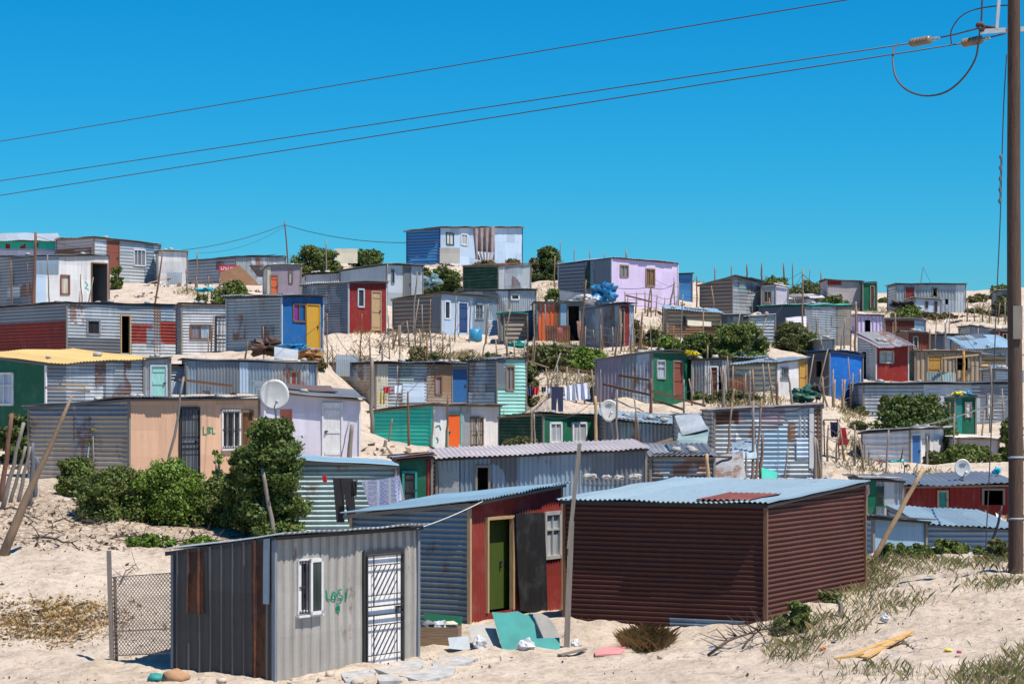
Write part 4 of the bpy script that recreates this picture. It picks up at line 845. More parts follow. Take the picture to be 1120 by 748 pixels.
for q, (a, b, dr) in enumerate(cols):
    flakes(rp[sp_ == q], .13 if q != 3 else .17, 'litter', ['dark scraps littering the dune slope', 'white plastic scraps littering the dune slope', 'blue and red scraps littering the dune slope', 'brown wood scraps littering the dune slope'][q], leaf_mat(a, b, (.3, .28, .25), dr), lift=.03)

# ------------------------------------------------------------------ poles
def pole(xb, yb, xt, yt, label, D=None, r=None, Dt=None, group='wooden poles standing among the shacks', mat=None, name='wooden_pole', kink=.6, cat='pole', taper=.35):
    if D is None: b = hit(xb, yb)
    else: X = (xb-CX)/F*D; b = Vector((X, D, gz(X, D)))
    if D is not None:   # keep the visible direction: extend the base down to the ground
        pz = ZC-(yb-HY)/F*D
        if pz > b.z+.02: b = Vector((X, D, b.z))
    t = P(xt, yt, Dt or b.y); r = (r or .045)*(.8 if b.y > 60 else 1); L = (t-b).length
    pts = []; nseg = 6
    for i in range(nseg+1):
        q = i/nseg; p = b.lerp(t, q)+Vector((rng.normal(), rng.normal(), 0))*(.012*L*kink*math.sin(q*math.pi))
        pts.append(p)
    pts[0] = b-(t-b).normalized()*.35
    m = MB(); m.tube(pts, [r*(1.1-taper*i/nseg)*rng.uniform(.92, 1.08) for i in range(nseg+1)], 7)
    o = m.build(name, mat or pm(random.choice(['woodg', 'woodg', 'wood', 'brown']), 'wood'), None, True); recenter(o)
    return tag(o, label, cat, group)
PL = [
 (36, 332, 39, 254, 'thick rusty brown pole before the off white ridge shack', 114, .11), (55, 332, 52, 279, 'thin pole beside the small brown framed window', 113.5, .05), (14, 332, 12, 286, 'short pole against the dark side of the off white shack', 114, .06), (91, 332, 88, 300, 'short leaning stick right of the small brown framed window', 113.5, .04), (31, 332, 30, 288, 'pale pole left of the thick rusty pole', 114, .04),
 (162, 333, 178, 274, 'leaning pole rising in front of the plain white ridge hut', 110, .06), (214, 318, 216, 275, 'upright pole before the big flat topped ridge shack', 132, .06), (357, 308, 357, 262, 'upright pole beside the round ridge bushes', 140, .06), (316, 290, 311, 242, 'tall reddish leaning mast on the ridge', 158, .07),
 (358, 398, 358, 343, 'thin pole right of the yellow door', 98, .035), (288, 402, 288, 357, 'thin pole left of the bright blue shack front', 94, .035), (264, 432, 271, 372, 'pale plank pole leaning past the white gated shack', 87, .05), (394, 375, 396, 343, 'short thin pole below the dark red shack', 104, .04),
 (452, 366, 456, 297, 'tall leaning pole before the grey plank side wall', 113, .06), (437, 396, 438, 356, 'thin post on the open central sand', 103, .04), (470, 372, 471, 327, 'pole at the corner of the pale blue shack', 111, .04), (497, 376, 499, 324, 'pole before the dark blue door', 111, .04), (513, 377, 515, 329, 'pole right of the dark blue door', 111, .04), (531, 372, 534, 332, 'thick dark post at the right end of the pale blue shack', 112, .06),
 (525, 393, 535, 352, 'leaning stick below the pale blue shack', 104, .04), (466, 398, 467, 371, 'short brown post left of the scrubby low bush', 102, .06), (493, 400, 492, 366, 'thin post behind the long patchwork roof', 102, .04), (423, 302, 424, 287, 'stub pole by the whitish grey shack', 122, .05), (426, 378, 425, 345, 'bent stick on the central sand', 106, .035),
 (583, 412, 584, 332, 'tall thin pole at the left end of the orange wall', 98, .05), (578, 412, 577, 345, 'thin pole beside the plank toilet hut', 98, .04), (556, 398, 554, 372, 'short post before the plank toilet hut', 104, .05), (606, 332, 607, 280, 'pole rising from the small bush above the orange shack', 130, .05),
 (634, 380, 641, 306, 'tall pale pole between the orange shack and the grey shack', 106, .06), (656, 382, 657, 338, 'post before the grey shack wall', 104, .05), (672, 390, 678, 338, 'leaning post near the narrow red front', 103, .05), (697, 386, 703, 341, 'leaning brown pole on the dry yellow slope', 103, .06), (690, 378, 691, 352, 'short thin stick at the narrow red front', 104, .03), (713, 374, 711, 350, 'bent thin stick under the lilac house', 104, .03),
 (708, 340, 712, 312, 'short leaning post before the lilac house', 124, .06), (712, 338, 713, 300, 'thin upright post before the wooden lilac window', 124, .04), (731, 330, 738, 308, 'leaning post at the right end of the lilac house', 127, .07), (686, 336, 687, 322, 'low fence post under the lilac house', 124, .04),
 (724, 374, 726, 332, 'thin pole left of the brown board shack', 108, .04), (743, 384, 747, 322, 'tall thin pole before the brown board shack', 104, .04), (733, 390, 737, 356, 'curved stick behind the bright green shack', 97, .04), (773, 392, 774, 378, 'white topped stub pole behind the patched shack', 98, .06), (762, 340, 762, 302, 'pole right of the small blue hut', 134, .05),
 (782, 324, 782, 291, 'first fence pole on the skyline above the weathered shack', 152, .07), (800, 322, 800, 289, 'second fence pole on the skyline, left of the sagging roof', 152, .06), (817, 320, 817, 289, 'third skyline pole, above the weathered shack', 154, .08), (833, 320, 833, 288, 'fourth skyline pole, left of the ridge bush', 154, .08), (858, 320, 857, 288, 'fifth skyline pole, inside the ridge bush', 154, .08), (867, 320, 867, 288, 'sixth skyline pole, thin and right of the ridge bush', 154, .05), (898, 320, 898, 296, 'last skyline pole before the pale pink house', 154, .07), (885, 320, 886, 292, 'faint thin skyline pole near the pale pink house', 155, .04),
 (613, 296, 613, 262, 'tall thin pole behind the ragged round ridge bush', 156, .04), (628, 296, 628, 270, 'short skyline pole left of the lilac house', 152, .04), (645, 290, 645, 273, 'skyline stick over the grey side of the lilac house', 150, .05), (661, 290, 661, 276, 'tiny skyline stick over the lilac house corner', 150, .04), (685, 290, 685, 273, 'thick skyline stub over the lilac roof', 150, .09),
 (878, 376, 878, 294, 'tall brown pole before the turquoise edged roof', 112, .06), (893, 376, 893, 344, 'pole at the light end of the slate shack', 112, .05), (882, 376, 883, 352, 'short reddish pole by the turquoise edged shack', 112, .05), (923, 378, 924, 348, 'pale post right of the slate shack', 112, .06),
 (936, 398, 936, 330, 'dark straight pole left of the small lilac shack', 103, .08), (979, 364, 979, 342, 'lilac post between the lilac and maroon shacks', 124, .08), (1001, 330, 1010, 291, 'thin leaning antenna pole over the hilltop shack', 148, .03), (1034, 368, 1034, 353, 'wooden stub in front of the dark roofs', 117, .08),
 (582, 492, 581, 446, 'pale paired pole left of the first white framed opening', 80, .05), (586, 492, 584, 452, 'pale paired pole right twin before the green shack', 80, .045), (652, 480, 651, 433, 'thick tan post right of the dark green shack', 82, .08), (675, 482, 675, 426, 'grey post right of the tilted dish', 80, .05), (695, 487, 695, 450, 'thin grey post before the blue grey shed', 80, .04), (656, 442, 657, 404, 'thin post before the grey lilac side wall', 92, .03),
 (712, 450, 712, 414, 'rust brown fence post at the green shack corner', 90, .08), (748, 448, 748, 415, 'pale post right of the brick red door', 90, .05), (791, 447, 792, 404, 'dark post before the white panels', 90, .08), (799, 447, 803, 425, 'short leaning dark post beside the cream shack', 90, .08), (820, 446, 820, 405, 'post before the cream plank side', 90, .06), (850, 444, 850, 417, 'brown post at the cream shack corner', 90, .07), (867, 440, 862, 408, 'crooked branch post by the barred window', 90, .06),
 (912, 446, 913, 415, 'left tan post before the vivid blue shack', 90, .05), (922, 446, 924, 415, 'right tan post before the vivid blue shack', 90, .05), (905, 444, 898, 418, 'short leaning post by the green heap', 90, .05),
 (792, 484, 801, 440, 'leaning grey pole on the patched shack front', 71, .05), (822, 524, 824, 438, 'tallest pole before the pale blue sheets', 68, .06), (826, 524, 833, 436, 'leaning pole crossing the tallest pole', 68.5, .05), (831, 524, 834, 474, 'dark short pole before the pale blue sheets', 67, .06), (815, 524, 816, 494, 'stub pole left of the tallest pole', 67, .05), (856, 524, 862, 488, 'dark stick on the pale blue sheets', 70, .04), (893, 526, 891, 478, 'brown pole at the right end of the patched shack', 70, .07), (900, 526, 893, 480, 'leaning pole at the right end of the patched shack', 70, .05),
 (407, 508, 407, 391, 'tall square dark post left of the turquoise wall', 86, .10), (447, 506, 446, 428, 'dark post before the turquoise wall', 84, .06), (425, 506, 429, 458, 'leaning thin post before the turquoise wall', 84, .045), (421, 506, 422, 481, 'short dark stump before the turquoise wall', 82, .08), (471, 506, 475, 448, 'leaning brown post at the turquoise corner', 84, .045), (488, 506, 490, 432, 'post left of the orange door', 83, .05),
 (381, 506, 385, 464, 'knobbed dark post right of the plain white door', 72, .10), (370, 503, 382, 460, 'thin stick leaning by the plain white door', 72.5, .025), (434, 418, 435, 400, 'stick behind the patchwork shack washing', 96, .04),
 (178, 510, 201, 412, 'long leaning pole left of the black gated door', 61, .05), (4, 612, 79, 432, 'long thick pole leaning over the left bank', 51, .105), (1, 538, 13, 452, 'reddish pole at the left edge', 59, .07), (3, 545, 26, 462, 'grey leaning pole nearest the left edge', 58, .06), (11, 540, 28, 488, 'second grey leaning pole at the left bank', 59, .05), (20, 540, 34, 488, 'third grey leaning pole at the left bank', 59, .05), (33, 545, 36, 484, 'upright bluish post at the left bank', 59, .06), (38, 545, 41, 500, 'short bluish post against the beige wall', 60, .06),
 (302, 592, 287, 512, 'pale leaning pole in front of the dark tree', 54.5, .06), (953, 612, 1010, 512, 'pale sawn pole leaning beside the burgundy shed', 49.5, .06), (920, 688, 919, 657, 'short weathered stump on the right sand', 42, .055), (776, 524, 773, 496, 'tan post before the low dark corrugated shack', 61, .07),
 (965, 540, 972, 470, 'thin leaning pole before the cream plank wall', 71, .04), (946, 512, 946, 484, 'short post left of the royal blue door shack', 78, .05), (950, 522, 951, 492, 'short dark post in the sand path', 76, .05), (956, 524, 955, 509, 'thick low stump in the sand path', 75, .08), (1014, 505, 1014, 477, 'post before the royal blue door shack window', 80, .05), (984, 500, 988, 488, 'short crooked stick on the cream wall', 80, .04),
 (1082, 602, 1096, 553, 'black strut leaning on the pale sloping roof', 51.5, .035), (1102, 556, 1112, 508, 'grey plank pole left of the utility pole', 62, .06), (1038, 470, 1039, 440, 'pole left of the small green shack', 90, .05), (1018, 440, 1017, 430, 'thin stick over the big round bush', 92, .04), (1083, 470, 1084, 400, 'dark thin pole before the long grey shack', 92, .05),
 (940, 420, 941, 404, 'short tan stick by the vivid blue shack', 98, .05), (1054, 420, 1054, 384, 'orange yellow post on the brown plank shack', 105.5, .09), (1016, 382, 1017, 360, 'pale post between the dark roofs', 118, .07), (240, 312, 241, 292, 'thin prop under the red sign', 131, .05),
]
for a in PL:
    mt = pm('ochre', 'wood') if 'orange yellow' in a[4] else (pm('slate', 'wood') if 'bluish' in a[4] else (pm('woodl', 'wood') if ('tan' in a[4] or 'sawn' in a[4]) else (pm('black') if 'black strut' in a[4] else (plain_mat((.19, .085, .055), .8, .35, 'wood') if 'reddish' in a[4] or 'rust' in a[4] else None))))
    pole(*a[:5], D=a[5], r=a[6], mat=mt or (pm('woodg' if 'thick' not in a[4] else 'wood', 'wood') if a[5] < 62 else None), taper=.8 if 'long thick' in a[4] else .35)
# front two piece post
D = 41.3; b = P(619, 715, D); b.z = gz(b.x, D)
t_ = empty('wooden_post', 'spliced grey post before the burgundy shed and red front', 'post', b)
m = MB(); m.bar((0, 0, -.3), P(625, 570, D)-b, .10, .10); m.build('lower_piece', pm('woodg', 'wood'), t_)
m = MB(); m.bar(P(622, 600, D-.12)-b, P(634, 485, D-.12)-b, .07, .07); m.build('upper_piece', pm('woodg', 'wood'), t_)

# ------------------------------------------------------------------ fence rails and wires among the shacks
def wire(pts, r, name, label, cat='wire', group=None, sag=0, mat=None, n=5):
    out = []
    for i in range(len(pts)-1):
        a, b = pts[i], pts[i+1]; N = 14 if sag else 3
        for j in range(N+(i == len(pts)-2)): q = j/N; out.append(a.lerp(b, q)-Vector((0, 0, sag*4*q*(1-q))))
    m = MB(); m.tube(out, r, n); o = m.build(name, mat or plain_mat((.03, .03, .032), .5, .1), None, True); recenter(o); return tag(o, label, cat, group)
for a, b, lab in [((712, 427, 90), (772, 444, 89.6), 'upper timber rail before the brick red door'), ((712, 436, 90.2), (748, 448, 89.8), 'lower timber rail before the green shack'), ((655, 407, 96), (713, 416, 90.3), 'long rail across the grey lilac side wall'), ((660, 420, 93), (712, 432, 90.2), 'second rail below the grey lilac side wall'),
                  ((612, 401, 96), (655, 408, 96), 'rail across the pale olive bush'), ((195, 415, 80), (255, 422, 80), 'loose branch lying along the blue grey wall'), ((684, 323, 124), (712, 330, 124), 'top rail of the lilac house fence')]:
    m = MB(); m.bar(P(*a), P(*b), .07, .09); o = m.build('fence_rail', pm('brown', 'woodx')); recenter(o); tag(o, lab, 'rail', 'timber rails between the shacks')
wire([P(150, 276, 150), P(311, 246, 158), P(480, 264, 150)], .022, 'cable', 'thin cable sagging from the reddish ridge mast', 'cable', sag=.5)
wire([P(1118, 429, 48), P(996, 467, 82)], .02, 'cable', 'pale cable running down to the royal blue door shack', 'cable', sag=.1, mat=plain_mat((.5, .5, .48), .5, .1))
wire([P(878, 300, 112), P(936, 334, 103)], .015, 'cable', 'thin cable between the tall brown pole and dark straight pole', 'cable', sag=.2)
wire([P(456, 578, 41), P(528, 548, 43.6)], .008, 'cable', 'white cord from the ribbed shack to the red front', 'cable', sag=.03, mat=plain_mat((.7, .7, .68), .6, .1))
wire([P(722, 455, 76), P(897, 442, 72)], .012, 'cable', 'sagging cable above the patched shack', 'cable', sag=.25)
wire([P(641, 308, 106), P(712, 314, 124), P(738, 310, 127)], .015, 'cable', 'cable from the tall pale pole to the lilac house', 'cable', sag=.2)

# ------------------------------------------------------------------ utility pole and power lines
D = 45.; b = P(1111, 617, D); b.z = gz(b.x, D)
up = empty('utility_pole', 'tall dark creosoted utility pole at the right edge', 'utility pole', b)
top = P(1108, -70, D)-b
m = MB(); pts = [Vector((0, 0, -.6))+top*0]+[top*q+Vector((.012*math.sin(q*9), 0, 0)) for q in (.0, .15, .3, .45, .6, .75, .9, 1.)]
m.tube(pts, [.15, .148, .146, .142, .138, .133, .128, .122, .118], 16); m.build('shaft', plain_mat((.085, .048, .032), .85, .5, 'wood', 2.5), up, True)
L = lambda x, y, d=D: P(x, y, d)-b
m = MB(); m.box(-.09, .09, -.19, -.14, (L(1109, 371)).z, (L(1109, 335)).z); m.build('number_plate', pm('woodg'), up)
m = MB(); m.bar(L(1072, 35), L(1135, 31), .05, .09); m.build('crossarm', pm('galvl'), up)
m = MB(); m.bar(L(1090, 32), L(1095, -30), .06, .06); m.build('bracket', pm('galvl'), up)
m = MB(); m.tube([L(1090, 31), L(1086, 30), L(1078, 30)], .03, 8)
for xa in (1071,): m.tube([L(xa-2, 30), L(xa-1, 27), L(xa+2, 26), L(xa+5, 29), L(xa+4, 33), L(xa, 34)], .045, 8)
m.build('swivel_clamp', pm('rust'), up, True)
for bb in ((.7, 500), (.5, 567)):
    m = MB(); q = (L(0, bb[1])).z; m.tube([(-.0, 0, q-.02), (0, 0, q+.02)], .152, 16); m.build('steel_band', pm('galv'), up, True)
A1_ = P(1100, 41, D-.02); W1 = P(0, 198, 74); W2 = P(0, 214, 74); B1_ = P(1092, 40, D-.25)
ins_m = plain_mat((.26, .19, .13), .25, .4)
def insulator(a, c, par):
    a, c = Vector(a), Vector(c); m = MB(); d = (c-a); pts = []; rs = []
    for i in range(6):
        q = i/6
        for e, r in ((0, .028), (.03, .085), (.07, .09), (.10, .03)): pts.append(a+d*(q+e)); rs.append(r)
    m.tube([p-b for p in pts], rs, 12); o = m.build('insulator', ins_m, par, True)
    m = MB(); m.tube([a-b-d*.35, a-b], .022, 6); m.tube([c-b, c-b+d*.45], .02, 6); m.tube([c-b+d*.15, c-b+d*.32], .04, 6); m.build('end_fitting', pm('galv'), o)
# wires aim from the left edge of the view up to the pole
far_m = plain_mat((.07, .055, .06), .5, .1)
ins1a, ins1b = P(997, 47.5, 47.6), P(1018, 43.5, 46.9); ins2a, ins2b = P(1054, 47.5, 45.9), P(1074, 43.5, 45.4)
insulator(ins1a, ins1b, up); insulator(ins2a, ins2b, up)
def ext(a, b, k): return a+(b-a)*k
wL1, wL2 = P(0, 198, 78), P(0, 214, 78); wL0 = P(0, 155, 78)
wire([ext(ins1a, wL1, 1.8), wL1, ins1a], .014, 'power_line', 'middle of the three long power lines', 'power line', 'power lines crossing the sky', .0, far_m)
wire([ext(ins2a, wL2, 1.8), wL2, ins2a], .014, 'power_line', 'lowest of the three long power lines', 'power line', 'power lines crossing the sky', .0, far_m)
e0 = P(928, 0, 50); e00 = ext(wL0, e0, 1.25)
wire([ext(e0, wL0, 1.8), wL0, e0, e00], .014, 'power_line', 'highest of the three long power lines', 'power line', 'power lines crossing the sky', .0, far_m)
wire([ins1b, P(1045, 38, 46.2), P(1072, 31, D-.1)], .018, 'power_line', 'short line from the far insulator to the crossarm', 'power line', mat=far_m)
wire([ins2b, P(1100, 37, D-.1)], .018, 'power_line', 'short line from the near insulator to the pole', 'power line', mat=far_m)
def curve(pxs, D0, D1, sub=8):
    pts = [P(x, y, D0+(D1-D0)*i/(len(pxs)-1)) for i, (x, y) in enumerate(pxs)]; out = []
    for i in range(len(pts)-1):
        p0, p1, p2, p3 = pts[max(i-1, 0)], pts[i], pts[i+1], pts[min(i+2, len(pts)-1)]
        for j in range(sub):
            t = j/sub; out.append(.5*((2*p1)+(p2-p0)*t+(2*p0-5*p1+4*p2-p3)*t*t+(3*p1-p0-3*p2+p3)*t**3))
    return out+[pts[-1]]
def cable(pxs, D0, D1, r, label, mat=far_m):
    m = MB(); m.tube(curve(pxs, D0, D1), r, 6); o = m.build('jumper_cable', mat, None, True); recenter(o); tag(o, label, 'cable')
cable([(982, 48), (977, 57), (977, 72), (981, 87), (991, 98), (1005, 104), (1018, 105), (1032, 102), (1045, 94), (1058, 80), (1067, 64), (1070, 48), (1072, 32)], 47.6, 45.2, .02, 'large looped jumper cable hanging below the insulators')
cable([(1041, 50), (1040, 36), (1046, 24), (1056, 15), (1070, 10), (1090, 7), (1108, 6)], 46.2, 45, .014, 'thin arched jumper cable over the crossarm')
cable([(1073, 30), (1074, 10), (1075, -20)], 45.1, 45.1, .02, 'vertical cable rising from the crossarm end')
cable([(1101, 60), (1098, 110), (1096, 170), (1094, 240), (1090, 330), (1086, 430), (1082, 520), (1078, 600)], 44.8, 47.5, .012, 'long stay wire hanging beside the utility pole')
m = MB(); ps_ = []; rs_ = []
for i in range(5):
    q = P(1094.8-i*.3, 172+i*12, 44.85); ps_ += [q+Vector((0, 0, .06)), q, q-Vector((0, 0, .06))]; rs_ += [.012, .04, .012]
m.tube(ps_, rs_, 8)
o = m.build('stay_insulator', pm('slate'), None, True); recenter(o); tag(o, 'string of small dark beads on the long stay wire', 'insulator')

# ------------------------------------------------------------------ satellite dishes
def dish(px, py, rpx, D, label, mountpx, squash=1., tilt=(0, 0), writing=True, chin=0, post_to=None):
    c = P(px, py, D); r = rpx/F*D; t = empty('satellite_dish', label, 'satellite dish', c, 0, 'satellite dishes')
    n = 26; rings = 6; v = [(0, .13*r, 0)]; f = []
    for i in range(1, rings+1):
        q = i/rings
        for j in range(n):
            a = 2*math.pi*j/n; x = math.cos(a)*r*q*squash; z = math.sin(a)*r*q*(1.06 if math.sin(a) > 0 else 1.0+chin)
            v.append((x, .13*r*(1-q*q), z))
    for j in range(n): f.append((0, 1+(j+1) % n, 1+j))
    for i in range(rings-1):
        for j in range(n): f.append((1+i*n+j, 1+i*n+(j+1) % n, 1+(i+1)*n+(j+1) % n, 1+(i+1)*n+j))
    k = len(v); v += [(x, y+.02, z) for x, y, z in v]; f += [tuple(q+k for q in reversed(p)) for p in f]
    for j in range(n): a = 1+(rings-1)*n+j; e = 1+(rings-1)*n+(j+1) % n; f.append((a, e, e+k, a+k))
    m = MB(); m.raw(v, f); rf = m.build('reflector', plain_mat((.62, .62, .60), .4, .12, 'plain', 4), t, True)
    m = MB(); m.tube([(0, -.02, -r), (.02, -.35*r, -r*.75), (.25*r, -.75*r, -r*.45)], .018, 6); m.build('feed_arm', pm('galvd'), t, True)
    m = MB(); m.tube([(.22*r, -.66*r, -r*.5), (.28*r, -.85*r, -r*.4)], .05, 8); m.build('receiver', pm('galvl'), t, True)
    pb = Vector(mountpx)
    m = MB(); m.tube([(0, .15*r+.04, 0), (0, .3*r, -.2*r), (pb.x-c.x, .35*r+pb.y-c.y, pb.z-c.z)], .03, 7); m.build('mast', pm('galvd'), t, True)
    if writing:
        m = MB()
        for (y0, amp, x0, x1, w) in ((.42, .12, -.36, .42, .05), (.27, .08, -.2, .26, .03)):
            N = 12
            for i in range(N):
                if i % 4 == 3: continue
                q0, q1 = i/N, (i+1)/N; xa, xb = (x0+(x1-x0)*q0)*r, (x0+(x1-x0)*q1)*r
                za, zb_ = (y0+amp*math.sin(math.pi*q0))*r, (y0+amp*math.sin(math.pi*q1))*r
                ya = .13*r*(1-(xa*xa+za*za)/r/r)-.012
                m.bar((xa, ya, za), (xb, ya, zb_), .02, w*r*1.2)
        m.build('lettering', pm('slate'), rf)
    return t
q = P(305, 480, 66); dish(300, 432, 16.3, 65, 'large white dish above the dark tree', (q.x, q.y, q.z-1.), writing=False)
m = MB(); a_ = P(313, 452, 64.2); m.box(a_.x-.16, a_.x+.16, a_.y-.14, a_.y+.14, gz(a_.x, a_.y)-.2, a_.z+.12); o = m.build('brick_pillar', pm('brick')); recenter(o); tag(o, 'brick red pillar poking out of the dark tree', 'pillar')
q = P(1053, 523, 68); dish(1053, 512, 9.8, 67.5, 'white oval dish with dark lettering on the red shack roof', (q.x, q.y, q.z), .92)
q = P(672, 482, 81.5); dish(666, 447, 9.6, 81, 'pale tilted dish beside the thick tan post', (q.x, q.y, q.z), .98, chin=.5)

# ------------------------------------------------------------------ washing
def cloth(name, label, poly, D, mat, cat='laundry', group=None, wave=.05, freq=5., Dr=None):
    """poly: four corner pixels tl,tr,br,bl"""
    Dr = Dr or D; tl, tr = P(*poly[0], D), P(*poly[1], Dr); br, bl = P(*poly[2], Dr), P(*poly[3], D); N, M_ = 22, 12; v = []; f = []
    ph = rng.uniform(0, 6)
    for i in range(N+1):
        for j in range(M_+1):
            a, c = i/N, j/M_; p = tl.lerp(tr, a).lerp(bl.lerp(br, a), c)
            p = p+Vector((0, math.sin(a*freq*6.28+ph+c*1.2)*wave*(.4+c), -.02*math.sin(math.pi*a)*(1-c)+.02*math.sin(a*17+ph)*c)); v.append(p)
    for i in range(N):
        for j in range(M_): k = i*(M_+1)+j; f.append((k, k+1, k+M_+2, k+M_+1))
    m = MB(); m.raw(v, f); o = m.build(name, mat, None, True); recenter(o); return tag(o, label, cat, group)
def trousers(label, x0, x1, y0, y1, D, mat, gap=.3, lean=0):
    w = x1-x0; pts = [(x0, y0), (x1, y0), (x1+lean, y1), (x1-w*.42+lean, y1), (x0+w*.5+lean*.4, y0+(y1-y0)*gap), (x0+w*.40+lean, y1), (x0+lean, y1)]
    m = MB(); n = len(pts); fr = [P(*p, D) for p in pts]; bk = [p+Vector((0, .05, 0)) for p in fr]
    m.raw(fr+bk, [(0, 4, 5, 6), (0, 1, 4), (1, 2, 3, 4), (n, n+6, n+5, n+4), (n, n+4, n+1), (n+1, n+4, n+3, n+2)]+[(i, i+n, (i+1) % n+n, (i+1) % n) for i in range(n)])
    o = m.build('trousers', mat); recenter(o); return tag(o, label, 'trousers')
checks = NT('checked_cloth')
tc = checks.n.new('ShaderNodeTexCoord'); ck = checks.n.new('ShaderNodeTexChecker'); ck.inputs['Scale'].default_value = 22; ck.inputs['Color1'].default_value = (.42, .46, .74, 1); ck.inputs['Color2'].default_value = (.74, .76, .88, 1)
wv = checks.n.new('ShaderNodeTexWave'); wv.inputs['Scale'].default_value = 1.15; wv.inputs['Distortion'].default_value = .3; checks.link(tc.outputs['Object'], ck.inputs[0]); checks.link(tc.outputs['Object'], wv.inputs[0])
checks.link(checks.mix(checks.ramp(wv.outputs['Fac'], .86, .93), ck.outputs[0], (.82, .84, .88)), checks.b.inputs['Base Color']); checks.b.inputs['Roughness'].default_value = .9
cl_w = plain_mat((.72, .73, .78), .9, .15, 'cloth'); cl_k = plain_mat((.012, .012, .016), .9, .3, 'cloth'); cl_r = plain_mat((.55, .015, .03), .85, .2, 'cloth'); cl_n = plain_mat((.02, .03, .09), .9, .3, 'cloth'); cl_l = plain_mat((.64, .66, .78), .9, .15, 'cloth')
wire([P(352, 520, 52.5), P(372, 523, 52.3), P(447, 521, 51.3)], .006, 'washing_line', 'thin washing line before the teal grey shack', 'washing line', None, .02)
cloth('blanket', 'blue checked blanket with white stripes on the near line', [(395, 526), (437, 520), (443, 547), (405, 557)], 52, checks.m, 'blanket', Dr=51.4, freq=2.2)
trousers('black trousers hanging on the near washing line', 364, 386, 523, 571, 52.3, cl_k, .35, 4)
cloth('shirt', 'black strappy top hanging beside the black trousers', [(382, 524), (391, 525), (390, 543), (384, 543)], 52.1, cl_k, 'top')
cloth('cloth', 'small red cloth on the teal grey shack', [(352, 519), (357, 519), (358, 528), (353, 527)], 52.4, cl_r, 'cloth', wave=.02)
wire([P(570, 422, 91), P(644, 418, 91)], .01, 'washing_line', 'long washing line between the aqua shack and bushes', 'washing line', None, .03)
trousers('dark jeans hanging in the middle of the long line', 603, 616, 423, 450, 90.9, cl_n, .35)
for p_, lab, mt_ in [([(576, 422), (582, 423), (583, 434), (578, 432)], 'navy shirt at the left of the long line', cl_n), ([(582, 423), (590, 423), (589, 432), (583, 432)], 'red shirt on the long line', cl_r), ([(592, 423), (597, 423), (596, 429), (592, 429)], 'small dark garment right of the red shirt', cl_k), ([(596, 424), (602, 424), (602, 430), (597, 430)], 'small pale towel left of the jeans', cl_l),
                    ([(617, 422), (629, 420), (631, 438), (619, 438)], 'white towel right of the jeans', cl_w), ([(629, 420), (643, 418), (646, 436), (632, 438)], 'lilac white sheet at the right of the long line', cl_l)]:
    cloth('laundry', lab, p_, 90.9, mt_, 'laundry', 'washing on the long line', wave=.06, freq=2)
cloth('dress', 'bright red dress hung on the sand path', [(919, 467), (925, 467), (928, 486), (917, 487)], 82, cl_r, 'dress')
cloth('jacket', 'dark green jacket on the metal frame', [(908, 461), (916, 461), (917, 478), (909, 478)], 82, cl_n, 'jacket', wave=.08)
m = MB()
for a, c in (((901, 459), (902, 507)), ((901, 459), (916, 459)), ((916, 459), (918, 507)), ((902, 507), (918, 507))): m.tube([P(*a, 82.2), P(*c, 82.2)], .025, 5)
o = m.build('drying_rack', pm('dark')); recenter(o); tag(o, 'thin dark metal drying rack standing on the sand path', 'rack')
cloth('blanket', 'brown striped blanket hanging on the crest house', [(517, 250), (541, 248), (541, 285), (520, 284)], 163.5, plain_mat((.30, .24, .24), .9, .3, 'cloth'), 'blanket', wave=.15, freq=4)
cloth('cloth', 'pale cloth slung below the striped blanket', [(521, 275), (541, 276), (538, 285), (526, 285)], 163, plain_mat((.55, .55, .60), .9, .2, 'cloth'), 'cloth', wave=.1)
for p_, lab, mt_ in [([(419, 423), (427, 422), (426, 430), (420, 430)], 'red garment before the cream sheet', cl_r), ([(430, 421), (440, 421), (439, 430), (431, 430)], 'white garment before the patchwork shack', cl_w), ([(413, 428), (421, 428), (421, 442), (414, 442)], 'yellow garment before the cream sheet', plain_mat((.6, .5, .2), .9, .2, 'cloth'))]:
    cloth('laundry', lab, p_, 93, mt_, 'laundry', 'washing before the patchwork shack', wave=.05, freq=2)
cloth('laundry', 'peach towel in the dark open door of the orange shack', [(631, 351), (636, 351), (636, 372), (632, 368)], 108.6, plain_mat((.7, .45, .36), .9, .2, 'cloth'), 'towel')
cloth('laundry', 'pink cloth beside the orange end wall', [(610, 358), (615, 358), (616, 368), (611, 369)], 109.8, plain_mat((.7, .25, .25), .9, .2, 'cloth'), 'cloth')
cloth('laundry', 'white and red cloth at the burgundy shed corner', [(945, 527), (950, 527), (951, 541), (945, 541)], 60, plain_mat((.7, .5, .55), .9, .5, 'cloth'), 'cloth')

# ------------------------------------------------------------------ boards, bags and scrap by the red front
def board(name, label, cat, pix, D, Dtop, mat, th=.025, group=None):
    ys = [p[1] for p in pix]; y0, y1 = min(ys), max(ys)
    fr = [P(x, y, Dtop+(D-Dtop)*(y-y0)/max(1, y1-y0)) for x, y in pix]; bk = [p+Vector((0, th, 0)) for p in fr]; n = len(pix)
    m = MB(); m.raw(fr+bk, [tuple(range(n)), tuple(range(2*n-1, n-1, -1))]+[(i, i+n, (i+1) % n+n, (i+1) % n) for i in range(n)])
    o = m.build(name, mat); recenter(o); return tag(o, label, cat, group)
board('board', 'teal green broken board leaning before the red front', 'board', [(538, 669), (552, 670), (566, 668), (574, 672), (583, 671), (587, 698), (612, 697), (613, 715), (600, 719), (585, 717), (551, 716)], 41.1, 41.8, pm('teal'), .03)
board('board', 'flat grey board left of the teal green board', 'board', [(512, 684), (541, 682), (550, 714), (520, 714)], 41.35, 42, pm('concrete'), .03)
